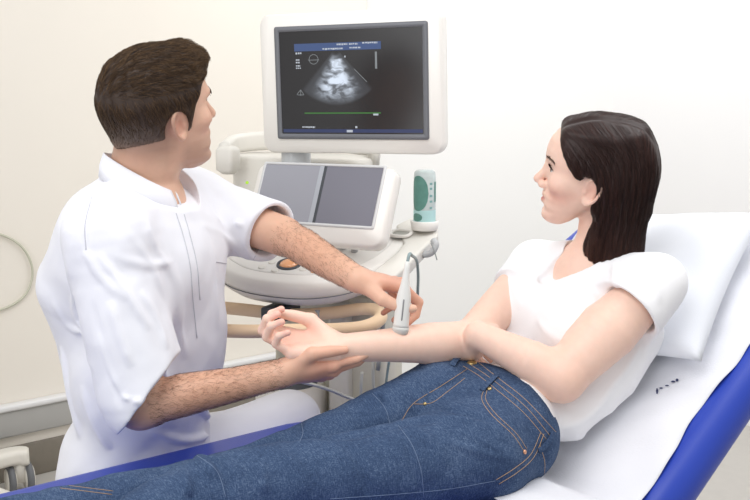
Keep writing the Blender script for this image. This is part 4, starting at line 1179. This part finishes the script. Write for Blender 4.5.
def screen_mat():
    m, N, L, b = new_mat('monitor screen')
    b.inputs['Base Color'].default_value = (.012, .012, .014, 1); b.inputs['Roughness'].default_value = .22
    tc = N.new('ShaderNodeTexCoord')
    def vm(op, a, bb=None):
        n = N.new('ShaderNodeVectorMath'); n.operation = op
        L.new(a, n.inputs[0])
        if bb is not None: n.inputs[1].default_value = [float(x) for x in bb]
        return n
    def mt_(op, a, bb=None, cc=None, clamp=False):
        n = N.new('ShaderNodeMath'); n.operation = op; n.use_clamp = clamp
        for i, q in enumerate((a, bb, cc)):
            if q is None: continue
            if isinstance(q, (int, float)): n.inputs[i].default_value = q
            else: L.new(q, n.inputs[i])
        return n.outputs[0]
    o0 = mc + so
    rel_ = vm('SUBTRACT', tc.outputs['Object'], o0)
    X = vm('DOT_PRODUCT', rel_.outputs[0], ex).outputs['Value']; Z = vm('DOT_PRODUCT', rel_.outputs[0], ez).outputs['Value']
    # sector whose apex sits above the picture
    ax_, az_ = -.036, .084
    dx = mt_('SUBTRACT', X, ax_); dz = mt_('SUBTRACT', az_, Z)
    rr = mt_('SQRT', mt_('ADD', mt_('MULTIPLY', dx, dx), mt_('MULTIPLY', dz, dz)))
    an = mt_('ABSOLUTE', mt_('ARCTAN2', dx, dz))
    def ss(v, a, bb):
        n = N.new('ShaderNodeMapRange'); n.interpolation_type = 'SMOOTHSTEP'; L.new(v, n.inputs['Value'])
        n.inputs['From Min'].default_value = a; n.inputs['From Max'].default_value = bb; return n.outputs['Result']
    fan = mt_('MULTIPLY', mt_('MULTIPLY', ss(an, .80, .68), ss(rr, .142, .134)), ss(rr, .012, .020))
    nz = N.new('ShaderNodeTexNoise'); nz.inputs['Scale'].default_value = 42; nz.inputs['Detail'].default_value = 5; nz.inputs['Distortion'].default_value = .6
    mp = N.new('ShaderNodeMapping'); mp.inputs['Scale'].default_value = (.8, .8, 1.5); L.new(tc.outputs['Object'], mp.inputs['Vector']); L.new(mp.outputs['Vector'], nz.inputs['Vector'])
    core = mt_('MULTIPLY', ss(an, .66, .22), mt_('MULTIPLY', ss(rr, .014, .035), ss(rr, .140, .095)))
    br = mt_('MULTIPLY', fan, mt_('ADD', mt_('MULTIPLY', core, mt_('MULTIPLY_ADD', ss(nz.outputs['Fac'], .36, .66), 1.0, .12)), .05))
    cm = N.new('ShaderNodeCombineColor'); 
    for i, g in enumerate((.66, .74, .86)): L.new(mt_('MULTIPLY', br, g), cm.inputs[i])
    base = N.new('ShaderNodeVectorMath'); base.operation = 'ADD'; L.new(cm.outputs[0], base.inputs[0]); base.inputs[1].default_value = (.010, .009, .009)
    L.new(base.outputs[0], b.inputs['Emission Color']); b.inputs['Emission Strength'].default_value = .95
    return m
def quad_on(c, x0, x1, z0, z1, d, bm=None):
    bm = bm or bmesh.new(); f = [c + ex * x + ez * z + en * d for x, z in ((x0, z0), (x1, z0), (x1, z1), (x0, z1))]
    vs = [bm.verts.new([float(q) for q in p]) for p in f]; bm.faces.new(vs); return bm
o0 = mc + so
scr = part('screen', prism_bm(panel_ring(o0, ex, ez, en, sw + .004, shh + .004, .003, .0018), -en * .0012), screen_mat(), mon, smooth=False)
def glow(name, col, s):
    m, N, L, b = new_mat(name); b.inputs['Base Color'].default_value = (.01, .01, .01, 1); b.inputs['Emission Color'].default_value = col; b.inputs['Emission Strength'].default_value = s; return m
G_BLUE, G_WHITE, G_GREEN, G_GREY = glow('screen blue', srgb(62, 88, 140), .8), glow('screen white', srgb(205, 212, 222), .8), glow('screen green', srgb(60, 130, 50), .7), glow('screen grey', srgb(150, 156, 160), .7)
# picture coordinates measured on the screen: px,py in a 445 x 290 frame
def sx(px): return -sw / 2 + (px - 118) / 425 * sw
def sz(py): return shh / 2 - (py - 92) / 300 * shh
def marks(name, rects, mat, d=.0022):
    bm = bmesh.new()
    for x0, y0, x1, y1 in rects: quad_on(o0, sx(x0), sx(x1), sz(y1), sz(y0), d, bm)
    bmesh.ops.recalc_face_normals(bm, faces=bm.faces)
    return part(name, bm, mat, mon, smooth=False)
marks('header_band', [(164, 128, 424, 150)], G_BLUE)
marks('task_band', [(122, 378, 540, 388)], glow('screen navy', srgb(48, 62, 110), .7))
rnd = random.Random(3)
def words(x0, x1, y, h):
    out = []; x = x0
    while x < x1:
        w = rnd.uniform(3, 7); out.append((x, y, min(x + w, x1), y + h * rnd.uniform(.7, 1))); x += w + rnd.uniform(.8, 2.2)
    return out
marks('header_text', words(294, 326, 131, 5) + words(331, 357, 131, 5) + words(370, 414, 129, 5) + words(251, 314, 143, 5) + words(332, 366, 142, 5), G_WHITE, .0026)
marks('side_text', words(168, 188, 153, 6) + words(168, 180, 173, 4) + words(168, 181, 180, 5) + words(168, 182, 190, 5) + words(168, 183, 197, 4), G_WHITE, .0026)
marks('trace_text', words(182, 222, 370, 5), G_WHITE, .0026)
for q in [(318, 380, 336, 387), (398, 333, 413, 338), (316, 166, 320, 171), (344, 369, 350, 375)]: marks('screen_mark', [q], G_WHITE, .0026)
marks('baseline', [(190, 329, 420, 333)], G_GREEN)
marks('grey_scale', [(406, 157 + i * 4, 412, 161 + i * 4) for i in range(12)], G_GREY)
bm = bmesh.new()
ccx, ccy = 223, 174
for k in range(20):
    a0, a1 = 2 * math.pi * k / 20, 2 * math.pi * (k + 1) / 20
    q = [(ccx + r * math.cos(a), ccy + r * math.sin(a)) for r, a in ((13, a0), (14.6, a0), (14.6, a1), (13, a1))]
    bm.faces.new([bm.verts.new([float(t) for t in (o0 + ex * sx(x) + ez * sz(y) + en * .0024)]) for x, y in q])
part('orientation_mark', bm, G_GREY, mon, smooth=False)
def stroke(x):
    xa, ya, xb, yb = x; dx_, dy_ = xb - xa, yb - ya; l = math.hypot(dx_, dy_); nx, ny = -dy_ / l * .8, dx_ / l * .8; bm = bmesh.new()
    bm.faces.new([bm.verts.new([float(t) for t in (o0 + ex * sx(x_) + ez * sz(y_) + en * .0024)]) for x_, y_ in ((xa + nx, ya + ny), (xb + nx, yb + ny), (xb - nx, yb - ny), (xa - nx, ya - ny))])
    part('screen_line', bm, G_GREY, mon, smooth=False)
for q in [(206, 176, 240, 176), (168, 276, 180, 262), (180, 262, 190, 277), (170, 277, 190, 277), (180, 262, 180, 280), (344, 204, 381, 242)]: stroke(q)
# monitor neck and rear housing
nk = P(296, 153, 2.72); zz = A(0, 0, 1)
part('monitor_neck', lathe_bm(nk + A(0, 0, -.06), zz, [(.0, 0), (.036, 0), (.038, .02), (.038, .065), (.03, .09), (0, .09)]), simple('pale grey metal', srgb(196, 200, 204), rough=.3), None)
hx, hy = A(.906, -.423, 0), A(.423, .906, 0)
hR = np.stack([hx, hy, zz], 1)
hc = P(312, 205, 2.84)
def hbox(c, size): return box_bm(c, size, hR)
def rr_block(c, ex_, ey_, ez_, w, d, h, r, ins=.012):
    out = []
    for z, i in ((-h / 2, ins), (-h / 2 + ins, 0), (h / 2 - ins, 0), (h / 2 - ins * .3, ins * .3), (h / 2, ins)):
        out.append([c + ex_ * x + ey_ * y + ez_ * z for x, y in round_rect(w - 2 * i, d - 2 * i, r, 5)])
    return loft_bm(out)
part('rear_housing', rr_block(P(306, 215, 2.86), hx, hy, zz, .40, .16, .33, .04), MAT_SHELL2)
# carrying bar behind the monitor
bp = [P(224, 152, 2.80), P(240, 143, 2.92), P(300, 140, 2.94), P(368, 147, 2.90), P(374, 158, 2.78)]
bm = bmesh.new(); pts = crv(bp, 6); rings = []
for i, p in enumerate(pts):
    t = nrm(pts[min(i + 1, len(pts) - 1)] - pts[max(i - 1, 0)]); s_ = nrm(np.cross(t, zz))
    rings.append([p + s_ * x + zz * z for x, z in round_rect(.030, .052, .012, 4)])
part('carrying_bar', loft_bm(rings, bm=bm), MAT_SHELL2)
part('bar_end', rr_block(P(228, 160, 2.80), hx, hy, zz, .055, .05, .075, .012), MAT_SHELL2)
part('power_light', lathe_bm(P(247.5, 182.5, 2.775), -hy, [(0, 0), (.004, 0), (.004, .004), (0, .004)], 12), glow('green light', srgb(180, 230, 60), 1.0))
# touch panel --------------------------------------------------------
tx_, tz_, tn = basis(P(250, 200, 2.63), P(397, 208, 2.43), P(321, 243, 2.47), P(329, 165, 2.56))
tc_ = P(317, 203, 2.52); tw, th = .392, .200
rings = [panel_ring(tc_, tx_, tz_, tn, tw - .02, th - .02, .025, -.05), panel_ring(tc_, tx_, tz_, tn, tw, th, .028, -.035), panel_ring(tc_, tx_, tz_, tn, tw, th, .028, -.006), panel_ring(tc_, tx_, tz_, tn, tw - .012, th - .012, .022, 0)]
tp = part('touch_panel', loft_bm(rings), MAT_SHELL)
tso = tc_ + tz_ * .022 - tx_ * .004; tsw, tsh = .335, .146
R4 = [panel_ring(tso, tx_, tz_, tn, tsw + .014, tsh + .014, .006, .0005), panel_ring(tso, tx_, tz_, tn, tsw + .012, tsh + .012, .006, .003), panel_ring(tso, tx_, tz_, tn, tsw, tsh, .003, .003), panel_ring(tso, tx_, tz_, tn, tsw, tsh, .003, .0005)]
part('touch_bezel', loft_bm(R4, cap=False), simple('pale bezel', srgb(214, 215, 216), rough=.3), tp)
def tmat(name, c0, c1):
    m, N, L, b = new_mat(name); b.inputs['Base Color'].default_value = c0; b.inputs['Roughness'].default_value = .12; b.inputs['Coat Weight'].default_value = .5
    return m
def tquad(x0, x1, z0, z1, d): return prism_bm([tso + tx_ * x + tz_ * z + tn * d for x, z in ((x0, z0), (x1, z0), (x1, z1), (x0, z1))], -tn * .0012)
T1, T2 = simple('left glass', srgb(160, 161, 170), rough=.25, noise=.03, nscale=8), simple('right glass', srgb(126, 126, 137), rough=.25, noise=.03, nscale=8)  # reflection put into the glass colour, left half brightened for it
part('touch_screen', tquad(-tsw / 2, -.008, -tsh / 2, tsh / 2, .0018), T1, tp, smooth=False)
part('touch_screen', tquad(.012, tsw / 2, -tsh / 2, tsh / 2, .0018), T2, tp, smooth=False)
part('screen_divider', tquad(-.008, .004, -tsh / 2, tsh / 2, .0022), simple('silver strip', srgb(176, 180, 188), rough=.3), tp, smooth=False)
part('screen_divider', tquad(.004, .012, -tsh / 2, tsh / 2, .0021), MAT_DARK, tp, smooth=False)
# control deck -------------------------------------------------------
pa, pb_, pc = P(235, 272, 2.45), P(365, 275, 2.40), P(430, 230, 2.62)
dn = nrm(np.cross(pb_ - pa, pc - pa)); dn = dn if dn[2] > 0 else -dn
def D(u, v, h=0):
    r = ray(u, v); o = pa + dn * h; return CAM + r * ((o - CAM) @ dn) / (r @ dn)
ol = crv([D(*q) for q in [(205, 250), (222, 268), (244, 277), (275, 282), (306, 283.5), (338, 280), (362, 273), (386, 262), (404, 247), (408, 236), (396, 228), (320, 222), (240, 222), (210, 232)]], 5, closed=True)
cD = np.mean(ol, 0)
def ring_in(pts, k, h):
    c = np.mean(pts, 0); return [p + nrm(c - p) * k + dn * h for p in pts]
deck = part('control_deck', loft_bm([ring_in(ol, .07, -.085), ring_in(ol, .03, -.075), ring_in(ol, .008, -.055), ring_in(ol, .0, -.04), ring_in(ol, -.002, -.020), ring_in(ol, .004, -.005), ring_in(ol, .014, 0)]), MAT_SHELL)
part('control_surface', loft_bm([ring_in(ol, .040, -.002), ring_in(ol, .042, .0015), ring_in(ol, .048, .002)]), simple('pale grey control surface', srgb(224, 221, 217), rough=.4), deck)
# fascia groove
fr = [p for p in ring_in(ol, -.0015, -.040)]
part('fascia_groove', tube_bm(fr, .0012, 6, closed=True), MAT_BEZEL, deck)
tb = D(289, 264.5, .002)
bm = bmesh.new(); bmesh.ops.create_uvsphere(bm, u_segments=24, v_segments=16, radius=.024)
for v in bm.verts: v.co = Vector(tb + dn * (v.co.z * .55 - .001) + hx * v.co.x + np.cross(dn, hx) * v.co.y)
part('trackball', bm, simple('orange translucent ball', srgb(238, 170, 120), rough=.25, coat=.5), deck, label='orange trackball')
part('trackball_ring', lathe_bm(tb, dn, [(.024, -.001), (.024, .004), (.029, .004), (.031, -.001)], 28), MAT_DARK, deck)
part('button', lathe_bm(D(315, 271.5, .001), dn, [(0, -.001), (.011, -.001), (.011, .004), (.009, .005), (0, .005)], 20), simple('orange button', srgb(236, 176, 124), rough=.4), deck, label='small orange button')
for u, v in ((268, 258), (262, 268), (275, 271), (303, 270), (272, 263)):
    part('button', lathe_bm(D(u, v, .001), dn, [(0, -.001), (.009, -.001), (.009, .003), (.007, .004), (0, .004)], 16), MAT_SHELL2, deck)
for u, v in ((327, 233), (339, 236.5), (352, 238), (364.5, 239.5), (344, 247), (354.5, 250), (330, 243)):
    c = D(u, v + 2, .0)
    part('knob', lathe_bm(c, nrm(dn + A(-.1, -.3, .3)), [(0, 0), (.0085, 0), (.0085, .012), (.007, .016), (0, .017)], 18), MAT_KNOB, deck)
# side shelf with slot and cup
sol = [D(*q, .002) for q in [(396, 226), (410, 219), (430, 217), (438, 222), (438, 236), (427, 246), (408, 266), (392, 280), (376, 280), (374, 272), (396, 254), (404, 244)]]
bm = prism_bm([p + dn * .004 for p in sol], -dn * .032)
shelf = part('side_shelf', bm, MAT_SHELL2, bevel=.006)
sl = D(401, 234, .008)
sr = [sl + hx * x + nrm(hy - dn * np.dot(hy, dn)) * y + dn * .002 for x, y in round_rect(.052, .036, .016, 6)]
part('probe_slot', tube_bm(sr, .0045, 8, closed=True), MAT_SHELL, shelf)
part('slot_floor', prism_bm([p - dn * .0008 for p in sr], -dn * .002), simple('slot grey', srgb(168, 167, 160), rough=.6), shelf, smooth=False)
gb = P(424.5, 221, 2.60)
part('cup', lathe_bm(gb - zz * .022, zz, [(0, 0), (.030, 0), (.034, .004), (.036, .022), (.033, .024), (.0295, .022), (.0295, .006), (0, .006)], 32), MAT_SHELL, shelf)
# bracket and hook under the shelf
bm = tube_bm(crv([P(410, 255, 2.56), P(420, 255, 2.52), P(431, 253, 2.50), P(436, 245, 2.50), P(433, 240, 2.51)], 5), .008, 10)
part('hook', bm, MAT_KNOB)
part('hook_wire', tube_bm(crv([P(431, 243, 2.50), P(434, 250, 2.49), P(437, 260, 2.49)], 5), .0014, 6), MAT_CABLE)
# tan handle loop
hp = [P(150, 325, 2.33), P(232, 331, 2.275), P(290, 330.5, 2.275), P(340, 329.5, 2.28), P(366, 326.5, 2.30), P(380, 319, 2.355), P(378, 311, 2.42), P(362, 309, 2.46), P(330, 313, 2.45), P(290, 314.5, 2.45), P(232, 308.5, 2.47), P(150, 302, 2.50)]
part('handle', tube_bm(crv(hp, 6), .0155, 14), MAT_TAN, label='tan rubber handle loop')
part('handle_bracket', hbox(P(281, 311.5, 2.46), (.055, .10, .036)), MAT_DARK, bevel=.005)
part('handle_stay', hbox(P(318, 320, 2.44), (.012, .012, .05)), MAT_KNOB, bevel=.002)
# column and base
cc_ = P(340, 360, 2.72); 
part('column', rr_block(A(cc_[0], cc_[1], .56), hx, hy, zz, .27, .26, .70, .03, .01), MAT_BODY)
part('column', rr_block(A(*(P(372, 360, 2.56)[:2]), .56), hx, hy, zz, .10, .10, .66, .02, .008), MAT_BODY)
part('column', rr_block(A(*(P(345, 360, 2.55)[:2]), .55), hx, hy, zz, .055, .09, .64, .014, .008), MAT_SHELL2)
bc = P(300, 470, 2.60)
part('base', rr_block(A(bc[0], bc[1], .20), hx, hy, zz, .50, .62, .20, .09, .03), MAT_SHELL2)
for a in (-.2, .2):
    for b_ in (-.24, .24):
        q = A(bc[0], bc[1], 0) + hx * a + hy * b_
        wl = lathe_bm(q + A(0, 0, .05) - hx * .018, hx, [(0, 0), (.04, 0), (.05, .006), (.05, .030), (.04, .036), (0, .036)], 24)
        part('wheel', wl, MAT_DARK)
        part('wheel_fork', hbox(q + A(0, 0, .085), (.03, .03, .06)), MAT_SHELL2, bevel=.004)
# white front pod with grey insert
pod = P(291, 386, 2.58)
part('front_pod', lathe_bm(pod - zz * .10, zz, [(0, 0), (.085, 0), (.092, .02), (.090, .095), (.082, .108), (.074, .110), (0, .104)], 40), MAT_SHELL)
part('pod_insert', lathe_bm(pod - zz * .002, zz, [(0, 0), (.070, 0), (.066, .018), (.045, .03), (0, .033)], 36), simple('slate grey plastic', srgb(98, 102, 108), rough=.5))
part('pod_support', hbox(A(pod[0], pod[1], .0) + hy * .08 + A(0, 0, .48), (.06, .10, .34)), MAT_BODY, bevel=.01)
for pts in ([P(280, 377, 2.30), P(318, 386, 2.34), P(342, 395, 2.40), P(370, 410, 2.44), P(380, 450, 2.5)], [P(362, 372, 2.44), P(361, 384, 2.44), P(361, 400, 2.45), P(363, 440, 2.47)],
            [P(378, 300, 2.50), P(376, 330, 2.50), P(373, 365, 2.47), P(374, 400, 2.48)]):
    part('cable', tube_bm(crv(pts, 6), .004, 8), simple('pale cable', srgb(196, 198, 192), rough=.5))
part('cable', tube_bm(crv([P(397, 262, 2.46), P(391, 290, 2.46), P(383, 325, 2.46), P(378, 370, 2.47)], 6), .0055, 8), MAT_CABLE)

# gel bottle standing in the cup -------------------------------------
def bottle_mat():
    m, N, L, b = new_mat('clear gel bottle'); b.inputs['Base Color'].default_value = srgb(228, 240, 240); b.inputs['Roughness'].default_value = .25
    b.inputs['Transmission Weight'].default_value = .35; b.inputs['Alpha'].default_value = 1; b.inputs['IOR'].default_value = 1.35; return m
bot = empty('gel_bottle', tuple(gb - zz * .015), 'clear gel bottle with dark green label in the cup on the machine', 'bottle')
adopt(part('bottle', lathe_bm(gb - zz * .0145, zz, [(0, 0), (.024, 0), (.0275, .004), (.0275, .125), (.026, .137), (.020, .1425), (0, .1425)], 40), bottle_mat(), bot), bot)
def patch(c, r, a0, a1, shape, n=20):
    """piece of a cylinder skin between angles; shape(t in -1..1) -> (z0, z1)"""
    bm = bmesh.new(); rows = []
    for i in range(n + 1):
        t = -1 + 2 * i / n; a = a0 + (a1 - a0) * i / n; z0, z1 = shape(t); d = A(math.cos(a), math.sin(a), 0)
        rows.append([bm.verts.new([float(x) for x in (c + d * r + zz * z)]) for z in (z0, z1)])
    for i in range(n): bm.faces.new((rows[i][0], rows[i + 1][0], rows[i + 1][1], rows[i][1]))
    return bm
face = math.atan2(-gb[1], -gb[0])
def lab(name, bm, mat):
    o = bm_obj(name, bm, mat); adopt(o, bot); return o
G_DK, G_TL = simple('dark green print', srgb(92, 142, 132), rough=.4, noise=.2, nscale=60), simple('teal print', srgb(182, 220, 220), rough=.4)
lab('label', patch(gb, .0281, face - 1.6, face + .35, lambda t: (.072 - .044 * math.sqrt(max(0, 1 - t * t)), .072 + .044 * math.sqrt(max(0, 1 - t * t)))), G_DK)
lab('label', patch(gb, .0281, face + 1.0, face + 1.6, lambda t: (.05, .10)), G_DK)
lab('label_band', patch(gb, .0279, face - 1.7, face + 1.7, lambda t: (-.004, .030)), G_TL)
lab('gel', patch(gb, .0283, face - 1.3, face - .2, lambda t: (.012 - .010 * math.sqrt(max(0, 1 - t * t)), .012 + .010 * math.sqrt(max(0, 1 - t * t)))), G_DK).name = 'label_mark'
for k, z in enumerate((.052, .066, .084, .036, .096)):
    lab('label_mark', patch(gb, .0284, face + .45, face + .72, lambda t, z=z: (z - .0025, z + .0025), 6), simple('print grey', srgb(120, 165, 165), rough=.5))

# probe in his hand --------------------------------------------------
MAT_PROBE = simple('white probe plastic', srgb(228, 228, 224), rough=.3, noise=.005)
probe = empty('ultrasound_probe', tuple(P(400, 334, 2.055)), 'white handheld ultrasound probe pressed on the woman\'s forearm', 'probe')
pb0, pb1 = P(400, 334, 2.045), P(407.5, 262, 2.052)
pa_ = nrm(pb1 - pb0); pl = np.linalg.norm(pb1 - pb0); px_ = nrm(A(1, -.25, 0) - pa_ * np.dot(A(1, -.25, 0), pa_)); py_ = np.cross(pa_, px_)
def pring(t, wx, wy, n=28): return [pb0 + pa_ * t * pl + px_ * wx * np.sign(math.cos(a)) * abs(math.cos(a)) ** .8 + py_ * wy * np.sign(math.sin(a)) * abs(math.sin(a)) ** .8 for a in np.linspace(0, 2 * math.pi, n, endpoint=False)]
adopt(bm_obj('probe_body', loft_bm([pring(.10, .0165, .0125), pring(.14, .0155, .0125), pring(.25, .0150, .0125), pring(.42, .0152, .0125), pring(.55, .0135, .0115), pring(.66, .0098, .0095), pring(.78, .0072, .0072), pring(.90, .0056, .0056), pring(1.0, .0048, .0048), pring(1.01, .003, .003)]), MAT_PROBE), probe)
adopt(bm_obj('probe_head', loft_bm([pring(0, .010, .006), pring(.012, .0150, .0105), pring(.07, .0170, .0128), pring(.102, .0170, .0128)]), simple('pale grey lens', srgb(206, 206, 202), rough=.35)), probe)
sl_ = [pb0 + pa_ * pl * t + px_ * .003 - py_ * .0118 for t in (.20, .50)]
if (sl_[0] + py_ * .02 - CAM) @ (sl_[0] + py_ * .02 - CAM) < (sl_[0] - CAM) @ (sl_[0] - CAM): sl_ = [p + py_ * .0236 for p in sl_]
adopt(bm_obj('marker_groove', tube_bm([sl_[0] + (sl_[1] - sl_[0]) * t for t in (0, .05, .5, .95, 1)], [.0006, .0016, .0018, .0016, .0006], 8), simple('groove grey', srgb(140, 140, 142), rough=.5)), probe)
adopt(bm_obj('probe_cable', tube_bm(crv([pb1, pb1 + pa_ * .014 + A(.003, .01, 0), pb1 + pa_ * .012 + A(.010, .06, -.01), P(417, 262, 2.30), P(418, 285, 2.36), P(414, 310, 2.42), P(392, 350, 2.46), P(384, 400, 2.5)], 6), .0034, 8), simple('probe cable', srgb(140, 158, 160), rough=.5)), probe)

# ------------------------------------------------------------------ small things by the left wall
MAT_CASTER_ARM = simple('cream cast plastic', srgb(228, 224, 215), rough=.45)
ca = P(20, 458, 3.40); stand = empty('rolling_stand', (float(ca[0]) - .20, float(ca[1]) - .24, 0), 'cream wheeled stand base with twin grey caster by the left wall', 'stand')
fz = .0
arm = [A(ca[0] - .20, ca[1] - .24, .165), A(ca[0] - .10, ca[1] - .11, .150), A(ca[0] - .02, ca[1] - .012, .142), A(ca[0] + .028, ca[1] + .01, .134)]
bm = bmesh.new(); rings = []
pts = crv(arm, 6)
for i, p in enumerate(pts):
    t = nrm(pts[min(i + 1, len(pts) - 1)] - pts[max(i - 1, 0)]); s_ = nrm(np.cross(t, zz)); k = i / (len(pts) - 1); w_ = .05 + .012 * math.sin(k * 3.1) - (.02 if i == len(pts) - 1 else 0)
    rings.append([p + s_ * x + zz * z for x, z in round_rect(w_ * 1.2, .045 + .012 * k, .018, 5)])
adopt(bm_obj('base_arm', loft_bm(rings, bm=bm), MAT_CASTER_ARM), stand)
for sgn, nm in ((-1, 'caster_wheel'), (1, 'caster_wheel')):
    q = A(ca[0] - .005, ca[1], .058) + hx * .0 + A(.86, .5, 0) * (sgn * .030)
    w_ = bm_obj(nm, lathe_bm(q - A(.86, .5, 0) * .012, A(.86, .5, 0), [(0, 0), (.042, 0), (.055, .005), (.057, .012), (.055, .019), (.042, .024), (0, .024)], 30), simple('grey tyre', srgb(110, 112, 116), rough=.6)); adopt(w_, stand)
    hb = bm_obj('hub', lathe_bm(q - A(.86, .5, 0) * .0155, A(.86, .5, 0), [(0, 0), (.036, 0), (.040, .004), (.040, .027), (.036, .031), (0, .031)], 26), MAT_CASTER_ARM); hb.parent = w_
adopt(bm_obj('caster_fork', lathe_bm(A(ca[0] - .005, ca[1], .05), zz, [(0, 0), (.028, 0), (.026, .05), (.024, .08), (0, .08)], 20), MAT_CASTER_ARM), stand)
q0 = arm[0]
adopt(bm_obj('hub_cap', lathe_bm(q0 + A(0, 0, -.03), zz, [(0, 0), (.07, 0), (.08, .02), (.07, .06), (.03, .075), (0, .075)], 28), MAT_CASTER_ARM), stand)
adopt(bm_obj('pole', lathe_bm(q0, zz, [(0, 0), (.016, 0), (.016, 1.2), (0, 1.2)], 18), MAT_WHITE_METAL), stand)
for k in (1, 2, 3, 4):
    a = math.atan2(ca[1] - q0[1], ca[0] - q0[0]) + k * 2 * math.pi / 5; d = A(math.cos(a), math.sin(a), 0)
    adopt(bm_obj('base_arm', tube_bm([q0, q0 + d * .18 + A(0, 0, -.015), q0 + d * .31 + A(0, 0, -.03)], [.03, .027, .022], 12), MAT_CASTER_ARM), stand)
    e = q0 + d * .33
    for sgn in (-1, 1):
        s_ = A(-d[1], d[0], 0); w_ = bm_obj('caster_wheel', lathe_bm(A(e[0], e[1], .058) + s_ * sgn * .03 - s_ * .012, s_, [(0, 0), (.055, .004), (.057, .012), (.055, .020), (0, .024)], 24), MAT_DARK); adopt(w_, stand)
    adopt(bm_obj('caster_fork', lathe_bm(A(e[0], e[1], .05), zz, [(0, 0), (.022, 0), (.022, .10), (0, .10)], 16), MAT_CASTER_ARM), stand)
# cable loop hanging on the wall
def WALLP(u, v, off=.012):
    r = ray(u, v); o = WP + wn * off; return CAM + r * ((o - CAM) @ wn) / (r @ wn)
lp = [WALLP(u, v) for u, v in [(-40, 232), (-14, 232), (6, 236.5), (22, 247), (31, 263), (32, 279), (25, 295), (10, 306), (-8, 311), (-40, 312), (-66, 300), (-78, 272), (-68, 244)]]
tag(bm_obj('cable_loop', tube_bm(crv(lp, 6, closed=True), .0042, 8, closed=True), simple('olive cable', srgb(196, 196, 178), rough=.5)), 'thin pale green cable hanging in a loop on the cream wall', 'cable')
tag(bm_obj('wall_hook', lathe_bm(WALLP(-20, 231, 0), wn, [(0, 0), (.012, 0), (.012, .02), (.018, .022), (.018, .03), (0, .03)], 16), MAT_WHITE_METAL), 'small white hook on the cream wall holding the cable loop', 'hook')
